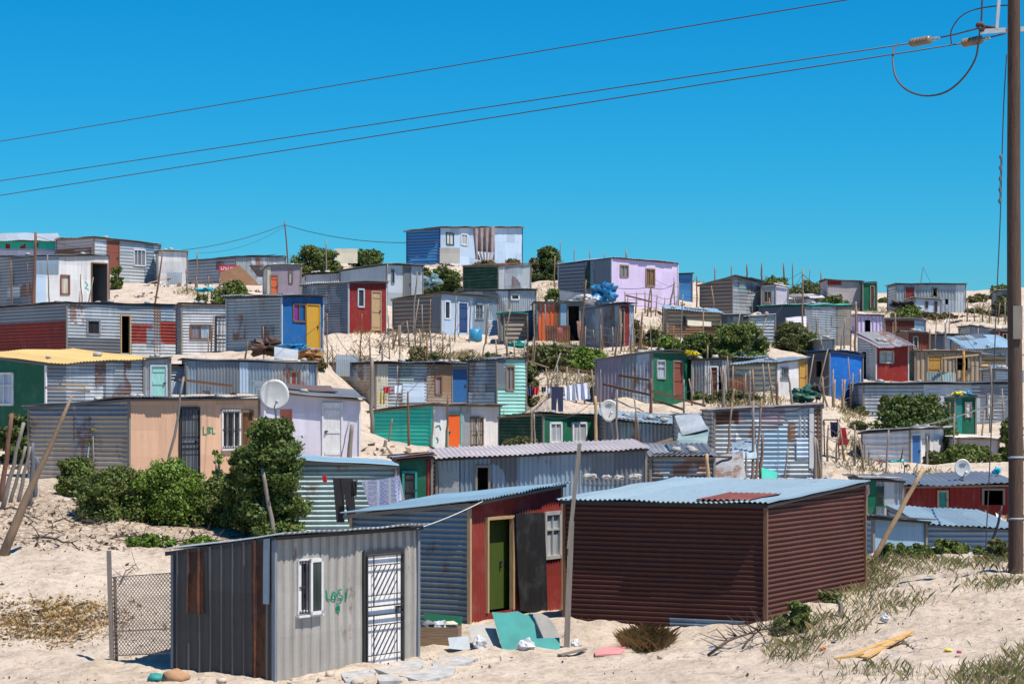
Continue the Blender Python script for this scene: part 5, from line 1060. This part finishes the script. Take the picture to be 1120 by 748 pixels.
board('board', 'brownish grey ragged board behind the teal green board', 'board', [(583, 671), (590, 670), (599, 674), (607, 684), (613, 699), (586, 698)], 41.75, 41.95, pm('concrete', rough=.8), .03)
k2 = [k for k in SH if k['id'] == 'K2'][0]
def on_face(k, face, x, y, o):
    u, v, _, _ = px_uv(k, face, x, y, x+.01, y); c, s = k['c'], k['s']
    l = fpt(face, u, o, v); return Vector((k['x0']+c*l[0]-s*l[1], k['D']+s*l[0]+c*l[1], k['zb']+l[2]))
def face_board(name, label, cat, k, face, pix, o, th, mat):
    m = MB(); n = len(pix); fr = [on_face(k, face, x, y, o+th) for x, y in pix]; bk = [on_face(k, face, x, y, o) for x, y in pix]
    m.raw(fr+bk, [tuple(range(n)), tuple(range(2*n-1, n-1, -1))]+[(i, i+n, (i+1) % n+n, (i+1) % n) for i in range(n)])
    ob = m.build(name, mat); recenter(ob); return tag(ob, label, cat)
face_board('plastic_sheet', 'black sheet leaning beside the open doorway', 'sheet', k2, 'f', [(559, 562), (567, 561), (590, 560), (592, 600), (594, 672), (579, 670), (564, 667), (561, 620)], .08, .03, sheet_mat((.012, .012, .014), 0, 0, .2, 'xy', .6, .05))
def bag(px, py, rpx, D, label, mat):
    c = hit(px, py+rpx*.7); r = rpx/F*c.y; c.z = gz(c.x, c.y)+r*.7
    m = MB(); blob(m, c, r, .95, 14, .32); o = m.build('plastic_bag', mat, None, False); recenter(o); tag(o, label, 'bag', 'plastic bags before the red front')
pw = plain_mat((.55, .58, .60), .35, .25, 'stone', 8)
bag(525, 706, 9, 42.2, 'crumpled white bag before the flat grey board', pw); bag(575, 709, 8.5, 41.9, 'crumpled white bag before the teal green board', pw); bag(968, 678, 5, 42.5, 'pale blue crumpled bag in the right hand grass', pw); bag(630, 706, 5, 41.3, 'small torn bag at the spliced post', pw)
# crate with scrap
cB = hit(480, 706)
ct = empty('wooden_crate', 'low brown crate of scrap left of the red front', 'crate', cB, R(-8))
m = MB(); m.box(-.32, .36, -.2, -.17, -.05, .30); m.box(-.32, .36, .17, .2, -.05, .30); m.box(-.35, -.32, -.2, .2, -.05, .30); m.box(.36, .39, -.2, .2, -.05, .30); m.build('sides', pm('wood', 'woodx'), ct)
for i, (cn, lab) in enumerate((('slate', 'dark scrap lump in the low brown crate'), ('galvl', 'pale scrap lump in the low brown crate'), ('cream', 'cream scrap lump in the low brown crate'))):
    m = MB(); blob(m, cB+Vector((-.2+.2*i, 0, .32)), .13, .6, 8, .4); o = m.build('scrap', pm(cn, 'stone')); recenter(o); tag(o, lab, 'scrap')
board('metal_sheet', 'green sheet standing behind the low brown crate', 'metal sheet', [(463, 670), (506, 674), (504, 690), (466, 684)], 42.6, 42.7, sm('green'), .02)
board('metal_sheet', 'grey crumpled sheet at the foot of the brown crate', 'metal sheet', [(490, 697), (512, 695), (515, 711), (492, 709)], 41.6, 41.8, sm('galv'), .02)
# broken slabs in front of the ribbed shack
for i, (pp, lab) in enumerate([([(368, 733), (392, 731), (412, 738), (405, 746), (380, 746)], 'leftmost broken grey slab before the barred door'), ([(405, 733), (440, 725), (468, 722), (462, 734), (430, 741)], 'largest broken grey slab before the barred door'), ([(436, 741), (470, 732), (500, 728), (494, 740), (462, 747)], 'broken slab right of the largest slab'),
                              ([(470, 723), (500, 720), (522, 724), (505, 729), (474, 731)], 'farthest thin broken slab near the brown crate'), ([(412, 741), (430, 742), (440, 748), (415, 749)], 'small slab chip in front of the barred door')]):
    pts = []
    for x, y in pp: h_ = hit(x+rng.normal()*1.5, y+rng.normal()*.7); pts.append(h_+Vector((0, 0, -.005+.004*i)))
    n = len(pts); m = MB(); m.raw([p+Vector((0, 0, .03)) for p in pts]+[p-Vector((0, 0, .06)) for p in pts], [tuple(range(n)), tuple(range(2*n-1, n-1, -1))]+[(j, j+n, (j+1) % n+n, (j+1) % n) for j in range(n)])
    o = m.build('broken_slab', plain_mat((.42, .42, .41), .85, .35, 'stone', 6)); recenter(o); tag(o, lab, 'slab', 'broken concrete slabs')
def ground_poly(name, label, cat, pp, th, mat):
    pts = [hit(x, y)+Vector((0, 0, .02)) for x, y in pp]; n = len(pts); m = MB()
    m.raw([p+Vector((0, 0, th)) for p in pts]+pts, [tuple(range(n)), tuple(range(2*n-1, n-1, -1))]+[(j, j+n, (j+1) % n+n, (j+1) % n) for j in range(n)])
    o = m.build(name, mat); recenter(o); tag(o, label, cat)
ground_poly('board', 'pink board lying on the sand', 'board', [(650, 716), (660, 711), (686, 709), (684, 716), (678, 720), (651, 720)], .03, pm('pink'))
for a, c, w, lab in [((945, 722), (996, 697), .12, 'long yellow plank end raised on the right sand'), ((925, 722), (990, 701), .10, 'yellow plank under the raised plank'), ((913, 725), (945, 719), .09, 'short yellow plank at the left of the planks')]:
    pa, pb = hit(*a), hit(*c); pa.z = gz(pa.x, pa.y)+.04; pb.z = gz(pb.x, pb.y)+(.09 if 'raised' in lab else .04)
    m = MB(); m.bar(pa, pb, w, .035); o = m.build('plank', plain_mat((.62, .38, .14), .6, .25, 'woodx')); recenter(o); tag(o, lab, 'plank', 'yellow planks on the right sand')
pa, pb = hit(612, 722), hit(640, 714); m = MB(); m.bar(pa+Vector((0, 0, .04)), pb+Vector((0, 0, .05)), .1, .03); o = m.build('plank', pm('woodg', 'woodx')); recenter(o); tag(o, 'grey plank on the sand by the spliced post', 'plank')
def branch(px0, py0, px1, py1, label, r=.025, kids=7, up=.25):
    a, c = hit(px0, py0), hit(px1, py1); m = MB(); pts = []
    for i in range(7): q = i/6; p = a.lerp(c, q); p.z = gz(p.x, p.y)+.04+up*math.sin(q*math.pi)*.6; pts.append(p+Vector((0, rng.normal()*.05, rng.normal()*.03)))
    m.tube(pts, [r*(1-.6*i/6) for i in range(7)], 6)
    for i in range(kids):
        p = pts[int(rng.integers(1, 6))]; d = Vector((rng.normal(), rng.normal(), abs(rng.normal())*.6)).normalized()*rng.uniform(.2, .6)
        e = p+d; e.z = max(e.z, gz(e.x, e.y)+.02); m.tube([p, p.lerp(e, .5)+Vector((rng.normal()*.04, 0, rng.normal()*.04)), e], [r*.45, r*.3, r*.12], 5)
    o = m.build('dead_branch', plain_mat((.09, .065, .05), .85, .3, 'wood'), None, True); recenter(o); tag(o, label, 'branch', 'dead branches on the sand')
branch(775, 722, 838, 697, 'forked dead branch before the burgundy shed', .03, 16); branch(812, 712, 850, 700, 'dark tangle of twigs below the burgundy shed corner', .02, 26, .4)
branch(36, 590, 87, 602, 'long bent dead branch on the left bank', .035, 4, .1); branch(38, 600, 72, 588, 'short dead branch on the left bank', .02, 8, .3); branch(130, 640, 152, 626, 'twiggy dead branch near the wire gate', .015, 10)
branch(978, 712, 1000, 716, 'small twig pile at the yellow planks', .012, 14); branch(850, 700, 890, 712, 'brown twigs among the right hand weeds', .015, 14)
branch(430, 385, 466, 360, 'bare thorny branch on the central sand', .04, 18, 1.2); branch(415, 388, 430, 376, 'small bare shrub on the central sand', .03, 14, 1.)
for (x, y, col, lab) in [(1037, 715, (.75, .6, .02), 'bright yellow scrap on the right sand'), (1049, 718, (.65, .05, .25), 'pink scrap on the right sand'), (779, 710, (.05, .16, .5), 'blue plastic scrap by the dead branch'), (900, 712, (.6, .15, .03), 'orange scrap left of the yellow planks')]:
    p = hit(x, y); m = MB(); blob(m, p+Vector((0, 0, .03)), .055, .5, 7, .4); o = m.build('plastic_scrap', plain_mat(col, .5, .2)); recenter(o); tag(o, lab, 'scrap', 'coloured scraps on the sand')
# bottom left corner scrap
p = hit(186, 745); m = MB(); blob(m, p+Vector((.1, 0, .05)), .24, .55, 12, .2); o = m.build('stone', plain_mat((.42, .24, .13), .85, .3, 'stone', 5), None, True); recenter(o); tag(o, 'orange brown stone at the ribbed shack corner', 'stone')
p = hit(171, 745); m = MB(); blob(m, p+Vector((0, 0, .04)), .15, .6, 10, .25); o = m.build('plastic_scrap', pm('teal'), None, True); recenter(o); tag(o, 'teal scrap left of the orange brown stone', 'scrap')
# stones along the ribbed shack base and bank
for i in range(26):
    x, y = (rng.uniform(150, 460), rng.uniform(735, 748)) if i < 6 else ((rng.uniform(0, 120), rng.uniform(530, 600)) if i < 20 else (rng.uniform(1080, 1118), rng.uniform(596, 612)))
    p = hit(x, y); m = MB(); blob(m, p, rng.uniform(.04, .13), .65, 8, .3); o = m.build('stone', plain_mat((.5, .42, .34), .9, .3, 'stone', 5), None, True); recenter(o)
    tag(o, ['small pale stone in front of the ribbed iron shack', 'pale stone on the eroded left bank', 'pale stone at the foot of the utility pole'][0 if i < 6 else (1 if i < 20 else 2)], 'stone', ['pale stones before the ribbed shack', 'pale stones on the left bank', 'pale stones by the utility pole'][0 if i < 6 else (1 if i < 20 else 2)])

# ------------------------------------------------------------------ wire gate at the left
D = 40.3; b = P(123, 716, D); b.z = gz(b.x, D); e = P(190, 700, 39.6); e.z = b.z+.12
t_ = empty('wire_gate', 'sagging chain link gate on a rough grey post', 'gate', b)
m = MB(); m.bar((0, 0, -.3), P(119, 602, D)-b, .07, .09); m.bar((.07, .05, -.3), (.03, .05, 1.45), .05, .05); m.build('post', pm('woodg', 'wood'), t_)
m = MB(); d = e-b; L_ = d.length; H0, H1 = .08, 1.45; sp = .075; x = -1.5
while x < L_:
    for sgn in (1, -1):
        aa = (x, H0) if sgn == 1 else (x, H1); bb_ = (x+(H1-H0), H1) if sgn == 1 else (x+(H1-H0), H0)
        q0 = max(0., (0-aa[0])/(bb_[0]-aa[0])); q1 = min(1., (L_-aa[0])/(bb_[0]-aa[0]))
        if q1 > q0:
            f_ = lambda q: d.normalized()*(aa[0]+(bb_[0]-aa[0])*q)+Vector((0, 0, aa[1]+(bb_[1]-aa[1])*q))
            m.bar(f_(q0), f_(q1), .009)
    x += sp
for h_ in (H0, .5, H1): m.bar(Vector((0, 0, h_)), d+Vector((0, 0, h_)), .018)
m.build('wire_mesh', plain_mat((.30, .24, .20), .6, .3), t_)

# ------------------------------------------------------------------ painted marks
def paint(k, face, strokes, wpx, mat, par=True, o=.004, kind=None, name='graffiti'):
    m = MB()
    for st in strokes:
        pts = []
        for i in range(len(st)-1):
            for j in range(5): pts.append((st[i][0]+(st[i+1][0]-st[i][0])*j/5, st[i][1]+(st[i+1][1]-st[i][1])*j/5))
        pts.append(st[-1])
        for i in range(len(pts)-1):
            (x0, y0), (x1, y1) = pts[i], pts[i+1]; L_ = math.hypot(x1-x0, y1-y0) or 1; nx_, ny_ = -(y1-y0)/L_*wpx/2, (x1-x0)/L_*wpx/2
            v = []
            for (x, y) in ((x0+nx_, y0+ny_), (x1+nx_, y1+ny_), (x1-nx_, y1-ny_), (x0-nx_, y0-ny_)):
                u, vv, _, _ = px_uv(k, face, x, y, x+.01, y); off = o+.012
                v.append(fpt(face, u, off, vv))
            m.raw(v, [(0, 1, 2, 3)])
    return m.build(name, mat, k['obj'])
KK = {k['id']: k for k in SH}
gp = plain_mat((.0, .22, .11), .6, .2)
paint(KK['K1'], 'f', [[(356, 645), (357, 655), (361, 656)], [(363, 648), (362, 655), (366, 656), (367, 649), (363, 647)], [(373, 644), (369, 646), (370, 650), (374, 652), (373, 656), (368, 657)], [(379, 643), (378, 655)]], 1.7, gp, kind='ibr')
paint(KK['K1'], 'f', [[(367, 665), (371, 665)], [(367, 663), (371, 663)], [(367, 667), (371, 667)]], 3, gp, kind='ibr', name='paint_spot')
paint(KK['A8'], 'f', [[(222, 466), (222, 475), (226, 475)], [(227, 467), (227, 474), (230, 473), (228, 470), (231, 468), (227, 467)], [(232, 467), (232, 474), (235, 474)]], 1.1, gp)
paint(KK['B5'], 'f', [[(262, 365), (265, 368), (263, 371)], [(258, 374), (262, 373), (260, 377), (265, 375), (268, 378)]], 1.2, plain_mat((.1, .45, .4), .6, .2))
paint(KK['A3'], 'f', [[(93, 308), (96, 312), (93, 315), (97, 317)]], 1.2, plain_mat((.05, .4, .3), .6, .2))
paint(KK['H3'], 'f', [[(476, 467), (480, 465), (482, 470)], [(477, 478), (479, 481), (478, 484)]], 1.3, gp)
paint(KK['D2'], 's', [[(667, 352), (671, 351), (674, 353)], [(668, 355), (674, 356)]], 1.2, gp)
# red sign with white lettering
sg = P(250, 294, 130); t_ = empty('sign', 'red sign board with white lettering beside the brown tarp', 'sign', sg)
wS = 10.5/F*130; hS = 3.8/F*130
m = MB(); m.box(-wS, wS, 0, .04, -hS, hS); m.build('board', plain_mat((.60, .03, .06), .5, .1), t_)
m = MB(); x = -wS*.8
for i in range(7):
    m.box(x, x+.05, -.012, -.002, -hS*.4, hS*.5)
    if i % 2 == 0: m.box(x+.05, x+.11, -.012, -.002, -hS*.4, -hS*.15)
    if i % 3 == 1: m.box(x+.05, x+.11, -.012, -.002, hS*.2, hS*.45)
    x += wS*.24
m.build('lettering', pm('white'), t_)
for q in (-1, 1):
    m = MB(); m.bar((q*wS*.85, .06, hS), (q*wS*.85, .06, -1.6), .06); m.build('leg', pm('woodg', 'wood'), t_)

# ------------------------------------------------------------------ other scrap among the shacks
def heap(name, label, cat, px, py, rpx, D, mat, flat=.5, n=14, rough=.4, sx=1.):
    c = P(px, py, D); r = rpx/F*D; c.z = max(c.z, gz(c.x, c.y)+r*flat*.4)
    m = MB(); blob(m, Vector((0, 0, 0)), r, flat, n+10, rough*1.6); m.v = [(x*sx+c.x, y+c.y, z+c.z) for x, y, z in m.v]
    o = m.build(name, mat, None, False); recenter(o); tag(o, label, cat)
tarpm = plain_mat((.02, .20, .42), .4, .25, 'stone', 4)
heap('tarpaulin', 'bright blue tarpaulin heap below the lilac house', 'tarpaulin', 660, 322, 11, 122, tarpm, .8)
heap('tarpaulin', 'green tarpaulin heap by the orange door', 'tarpaulin', 881, 432, 14, 91.5, plain_mat((.03, .12, .09), .5, .3, 'stone', 4), .55)
heap('tarpaulin', 'blue tarpaulin scrap before the bright blue shack', 'tarpaulin', 322, 379, 9, 93, tarpm, .35, sx=1.3)
heap('tarpaulin', 'turquoise cover on the sand left of the ridge bush', 'tarpaulin', 224, 317, 7, 124, plain_mat((.05, .4, .5), .4, .2), .35, sx=1.3)
heap('tarpaulin', 'turquoise bundle below the plank toilet hut', 'tarpaulin', 566, 377, 7, 107, plain_mat((.02, .4, .36), .4, .2), .45, sx=1.4)
heap('tarpaulin', 'turquoise cover beside the royal blue door shack', 'tarpaulin', 982, 507, 9, 80, plain_mat((.03, .38, .40), .4, .2), .4, sx=1.2)
heap('scrap_heap', 'rust brown scrap heap left of the bright blue shack', 'scrap heap', 292, 380, 14, 93, pm('rust', 'stone'), .45, sx=1.2)
heap('scrap_heap', 'orange brown soil heap below the yellow door', 'scrap heap', 341, 388, 12, 94, plain_mat((.30, .15, .05), .9, .3, 'stone', 6), .5)
heap('scrap_heap', 'dark tarp roll under the hilltop shack door', 'tarpaulin', 987, 333, 8, 147, pm('black', 'stone'), .5, sx=1.6)
heap('scrap_heap', 'white bundles on the orange shack roof edge', 'bundle', 641, 326, 7, 113, pm('white', 'stone'), .45, sx=1.5)
heap('scrap_heap', 'dark debris pile by the green heap', 'scrap heap', 893, 428, 7, 92, pm('dark', 'stone'), .9)
heap('toy_pile', 'blue and red tarp bundle beside the dark ridge bush', 'bundle', 470, 309, 9, 136, plain_mat((.15, .28, .32), .6, .6, 'stone', 2), .7)
heap('toy_pile', 'yellow plastic toys on the small green shack', 'toys', 1048, 431, 5, 91.2, plain_mat((.75, .6, .05), .4, .3), .4, sx=1.4)
heap('toy_pile', 'blue plastic toys on the small green shack', 'toys', 1058, 430, 4, 91.2, plain_mat((.05, .35, .6), .4, .3), .5)
heap('toy_pile', 'yellow plastic wheelbarrow tray behind the bright green shack', 'toys', 756, 386, 6, 95.5, plain_mat((.7, .6, .02), .4, .2), .4)
heap('toy_pile', 'turquoise bucket pile on the roof behind the utility pole', 'bucket', 1090, 515, 4, 68.5, plain_mat((.02, .45, .6), .4, .2), .8)
for i, x in enumerate((645, 664, 677, 695)): heap('sandbag', ['leftmost', 'second', 'third', 'rightmost'][i]+' white sandbag under the long blue grey wall', 'sandbag', x, 521+(i*7 % 3)*.5, (6.5, 4.5, 5, 6.)[i], 57.5, plain_mat((.40, .41, .40), .8, .3, 'stone', 4), .5, rough=.2, sx=1.15)
p = P(520, 377, 113); p.z = gz(p.x, p.y)
m = MB(); m.tube([p, p+Vector((0, 0, .08)), p+Vector((0, 0, .55)), p+Vector((0, 0, .62))], [.3, .33, .33, .22], 14); o = m.build('water_drum', plain_mat((.03, .25, .45), .4, .15), None, True); recenter(o); tag(o, 'bright blue water drum before the barred pale window', 'drum')
# timber and sheets on roofs
for i, (x0, y0, x1, y1, D, lab, mt) in enumerate([(668, 490, 742, 483, 66, 'grey timber lying across the roof junk', 'woodg'), (690, 494, 735, 480, 65.5, 'crossed timber on the roof junk', 'wood'), (700, 488, 780, 492, 65, 'long pale batten on the low dark roof', 'concrete'), (655, 486, 700, 491, 66.5, 'brown batten on the pinkish roof end', 'brown'), (715, 497, 760, 488, 64.5, 'leaning pale strip above the low dark shack', 'galvl'),
        (560, 389, 600, 402, 98, 'old timber on the sand by the aqua shack', 'wood'), (1030, 392, 1070, 388, 106, 'batten on the brown plank roof', 'woodl'), (50, 424, 98, 428, 70, 'timber lying behind the beige side roof', 'wood'), (66, 420, 96, 421, 70.5, 'pale plank lying behind the beige side roof', 'woodl'), (740, 498, 800, 500, 66, 'rusty strip on the leaning iron sheets', 'rust')]):
    m = MB(); m.bar(P(x0, y0, D), P(x1, y1, D+.8), .09, .06); o = m.build('timber', pm(mt, 'woodx')); recenter(o); tag(o, lab, 'timber', 'loose timber lying about the shacks')
def corr_quad(label, q, cn, pitch=.12, cat='sheet', group='loose iron sheets among the shacks'):
    """q: four (x, y, D) corners tl tr br bl, ripples run along the top edge direction"""
    a, b, c, d = [P(*p) for p in q]; W = ((b-a).length+(c-d).length)/2; H = ((d-a).length+(c-b).length)/2
    nrm = (b-a).cross(d-a).normalized(); nrm = -nrm if nrm.y > 0 else nrm
    A_, B_, C_, D_ = map(np.array, (a, b, c, d)); N_ = np.array(nrm)
    def mp(u, v, o):
        s_, t_ = (u/W)[:, None], (v/H)[:, None]
        return (A_*(1-s_)+B_*s_)*(1-t_)+(D_*(1-s_)+C_*s_)*t_+N_*o[:, None]
    co, fa = grid_sheet(mp, 0, W, 0, lambda u: H, (), 'h', 'sin', pitch, .02, 5, .03)
    o = np_mesh('metal_sheet', co, fa, sm(cn), None, True); recenter(o); return tag(o, label, cat, group)
corr_quad('upper curved pale iron sheet before the patched shack', [(738, 455, 74), (764, 452, 74), (776, 470, 71), (746, 476, 71)], 'galv')
corr_quad('lower curved iron sheet before the patched shack', [(742, 474, 71.5), (776, 469, 71.5), (772, 492, 68.5), (738, 496, 68.5)], 'galvt')
corr_quad('slanting pale iron sheet left of the tallest pole', [(781, 500, 67), (812, 492, 67), (816, 524, 66), (783, 524, 66)], 'galvr')
corr_quad('slanting blue grey iron sheet touching the tallest pole', [(800, 484, 69), (826, 480, 69), (828, 500, 67.5), (802, 503, 67.5)], 'galvb')
corr_quad('white sheet fence before the slate shack', [(859, 348, 113), (882, 346, 113), (882, 362, 112.5), (862, 358, 112.5)], 'whitel', .16)
corr_quad('rusty iron sheet lying on the low dark shack', [(690, 489, 65), (728, 487, 65), (735, 497, 63.4), (694, 498, 63.4)], 'galvr')
corr_quad('pale iron sheet lying on the low dark shack', [(730, 490, 65), (770, 487, 65), (780, 496, 63.4), (736, 498, 63.4)], 'galvl')
corr_quad('dull iron sheet leaning on the pale blue shack', [(534, 350, 115), (545, 350, 115), (546, 366, 114.5), (534, 368, 114.5)], 'galv', .16)
corr_quad('grey sheet fence below the lilac house left end', [(612, 318, 127), (650, 322, 126), (650, 334, 125.5), (612, 328, 126.5)], 'galvd', .16)
corr_quad('sheet fence under the brick red small shack', [(1066, 385, 112), (1092, 388, 111), (1092, 400, 110.6), (1066, 398, 111.6)], 'galv', .16)
for (pix, D, Dt, cn, lab) in [([(481, 271), (503, 271), (503, 288), (481, 288)], 163, 163.2, 'concrete', 'grey precast panels below the crest house windows'),
                      ([(366, 272), (391, 272), (391, 288), (366, 288)], 163, 163.2, 'cream', 'precast wall panels between the ridge bushes'), ([(240, 312), (241, 298), (262, 290), (284, 312)], 127, 128, 'brown', 'brown tarp gable below the big flat topped shack'), ([(272, 290), (291, 290), (290, 303), (282, 303)], 128, 128.5, 'black', 'black tarp sheet beside the brown tarp gable'),
                      ([(752, 350), (778, 352), (778, 357), (752, 356)], 112.8, 113, 'cream', 'pale board strip on the brown board shack'), ([(300, 379), (326, 383), (326, 392), (300, 392)], 91, 92, 'galvl', 'grey grille sheet before the bright blue shack'), ([(833, 511), (850, 516), (850, 523), (833, 523)], 66.8, 67, 'turq', 'turquoise sheet at the foot of the dark short pole')]:
    board('metal_sheet' if cn not in ('concrete', 'cream') else 'panel', lab, 'sheet' if cn not in ('concrete', 'cream') else 'panel', pix, D, Dt, sm(cn), .05)

# ------------------------------------------------------------------ clutter of the settlement
rp = []
for i in range(90):
    x, y = rng.uniform(-5, 250), rng.uniform(545, 606); p = hit(x, y)
    for j in range(12): rp.append((p.x+rng.normal()*.35, p.y+rng.normal()*.3, 0))
flakes(zfix(rp), .05, 'litter', 'dry leaves and roots on the eroded left bank', leaf_mat((.05, .035, .02), (.22, .16, .1), (.5, .42, .32), .2), lift=.02)
for (x0, y0, x1, y1, lab) in [(60, 572, 118, 580, 'tangled roots hanging from the left bank'), (120, 590, 175, 596, 'dry roots under the broad leafy bush'), (5, 560, 45, 572, 'dry roots at the far left bank'), (190, 596, 240, 600, 'dead twigs under the glossy bush')]: branch(x0, y0, x1, y1, lab, .02, 22, .2)
STK = 0
for i in range(70):
    k = SH[int(rng.integers(8, len(SH)))]
    if not 70 < k['D'] < 135: continue
    u = rng.uniform(-.5, k['w']+1.); off = rng.uniform(.8, 2.6); c, s_ = k['c'], k['s']
    X = k['x0']+c*u+s_*off; Y = k['D']+s_*u-c*off; Z = gz(X, Y); H_ = rng.uniform(.8, 2.3)
    m = MB(); lx, ly = rng.normal()*.14*H_, rng.normal()*.1*H_
    m.tube([(X, Y, Z-.3), (X+lx*.4+rng.normal()*.03, Y+ly*.4, Z+H_*.45), (X+lx, Y+ly, Z+H_)], [.04, .034, .026], 6)
    o = m.build('wooden_stick', pm('woodg' if i % 2 else 'wood', 'wood'), None, True); recenter(o); STK += 1
    tag(o, 'thin crooked stick standing in the sand before a shack', 'stick', 'thin crooked sticks before the shacks')
for i in range(34):
    k = SH[int(rng.integers(8, len(SH)))]
    if not 62 < k['D'] < 140: continue
    u = rng.uniform(0, k['w']); off = rng.uniform(.5, 2.2); c, s_ = k['c'], k['s']; a0 = rng.uniform(0, 6.28); L_ = rng.uniform(.5, 1.1)
    X = k['x0']+c*u+s_*off; Y = k['D']+s_*u-c*off; ex, ey = math.cos(a0)*L_, math.sin(a0)*L_
    if i % 3 == 0:
        W_, H_ = rng.uniform(.6, 1.4), rng.uniform(.5, 1.0); tl = rng.uniform(.1, .5)
        mp = lambda u_, v_, o_: np.stack([X+c*u_+0*v_, Y+s_*u_-o_+tl*v_, gz(X, Y)-.1+v_+0*u_], 1)
        co, fa = grid_sheet(mp, 0, W_, 0, lambda q: H_, (), 'v', 'sin', .12, .02, 4, .03)
        o = np_mesh('metal_sheet', co, fa, sm(random.choice(('galvr', 'galv', 'rust', 'galvb', 'galvt'))), None, True); recenter(o); nm = 'leaning iron sheet'
        tag(o, 'scrap iron sheet propped in front of the '+short(k['label']), 'sheet', 'iron sheets propped before the '+k['label'])
    else:
        m = MB(); m.bar((X-ex, Y-ey, gz(X-ex, Y-ey)+.06), (X+ex, Y+ey, gz(X+ex, Y+ey)+.06+(.5 if i % 3 == 1 else 0)), .08, .05)
        o = m.build('timber', pm(random.choice(('woodg', 'wood', 'woodl', 'brown')), 'woodx')); recenter(o); tag(o, 'timber lying in front of the '+short(k['label']), 'timber', 'timbers lying before the '+k['label'])
# rusty patch on the burgundy shed roof
k3 = KK['K3']; hh = lambda x, y: k3['h0']+k3['bx']*x+k3['cy']*y
co, fa = grid_sheet(lambda u, v, o: np.stack([v, u, hh(v, u)+.085+o], 1), .25, 1.35, .0, lambda u: 1.5, (), 'v', 'sin', .1155, .017, 8, .008, ragged=.1)
np_mesh('roof_patch', co, fa, sheet_mat((.16, .045, .04), 0, .4, .4, 'y', .6, .1), k3['obj'], True)

# ------------------------------------------------------------------ makeshift wire fences and service wires
def fence(x0, y0, x1, y1, n, h_, label, dmin=60):
    a, c = hit(x0, y0, dmin), hit(x1, y1, dmin)
    t = empty('wire_fence', label, 'fence', a, 0, 'makeshift wire fences between the shacks'); tops = []
    for i in range(n):
        p = a.lerp(c, i/(n-1)); p.z = gz(p.x, p.y); hh_ = h_*rng.uniform(.8, 1.2); tp = p+Vector((rng.normal()*.08, rng.normal()*.05, hh_)); tops.append((p, tp))
        m = MB(); m.tube([p-a-Vector((0, 0, .3)), p.lerp(tp, .5)-a+Vector((rng.normal()*.02, 0, 0)), tp-a], [.045, .038, .03], 6); m.build('post', pm('woodg' if i % 2 else 'wood', 'wood'), t, True)
    m = MB()
    for q in (.35, .62, .9): m.tube([p.lerp(tp, q)-a-Vector((0, 0, .0)) for p, tp in tops], .012, 4)
    m.build('wire', plain_mat((.12, .10, .09), .6, .2), t)
for f_ in [(352, 396, 430, 384, 7, 1.2, 'wire fence on the sand below the dark red shack', 90), (436, 380, 484, 388, 5, 1.1, 'wire fence below the grey plank side wall', 90), (545, 404, 582, 398, 5, 1.2, 'wire fence beside the plank toilet hut', 90), (600, 436, 650, 444, 6, 1.3, 'wire fence behind the tilted dish', 85),
           (757, 444, 846, 440, 9, 1.3, 'long wire fence before the cream shack', 84), (900, 448, 940, 446, 5, 1.4, 'wire fence before the vivid blue shack', 84), (905, 505, 945, 516, 5, 1.2, 'wire fence beside the sand path', 70), (684, 342, 738, 348, 6, 1.2, 'wire fence at the foot of the lilac house', 115),
           (1058, 352, 1108, 356, 7, 1.2, 'wire fence on the far right crest', 130), (205, 322, 250, 326, 5, 1.2, 'wire fence on the left ridge sand', 115), (640, 384, 700, 386, 7, 1.2, 'wire fence below the narrow red front', 98), (860, 382, 930, 384, 7, 1.3, 'wire fence below the slate shack', 100)]:
    fence(*f_)
SW = [(456, 298, 113, 540, 302, 113), (641, 308, 106, 584, 334, 98), (878, 297, 112, 747, 324, 104), (936, 332, 103, 1084, 402, 92), (178, 276, 110, 39, 258, 114), (216, 277, 140, 311, 248, 158), (534, 334, 112, 607, 282, 130), (407, 393, 86, 358, 345, 98), (792, 406, 90, 878, 300, 112), (584, 450, 80, 651, 436, 82), (675, 428, 80, 792, 406, 90), (824, 440, 68, 1014, 479, 80), (446, 430, 84, 515, 331, 111), (1010, 293, 148, 1084, 402, 92), (712, 302, 124, 762, 304, 134), (271, 373, 87, 358, 345, 98)]
for i, (xa, ya, da, xb, yb, db) in enumerate(SW):
    wire([P(xa, ya, da), P(xb, yb, db)], .010, 'service_wire', 'thin service wire sagging between wooden poles', 'wire', 'thin service wires between wooden poles', sag=.35+.1*(i % 4))
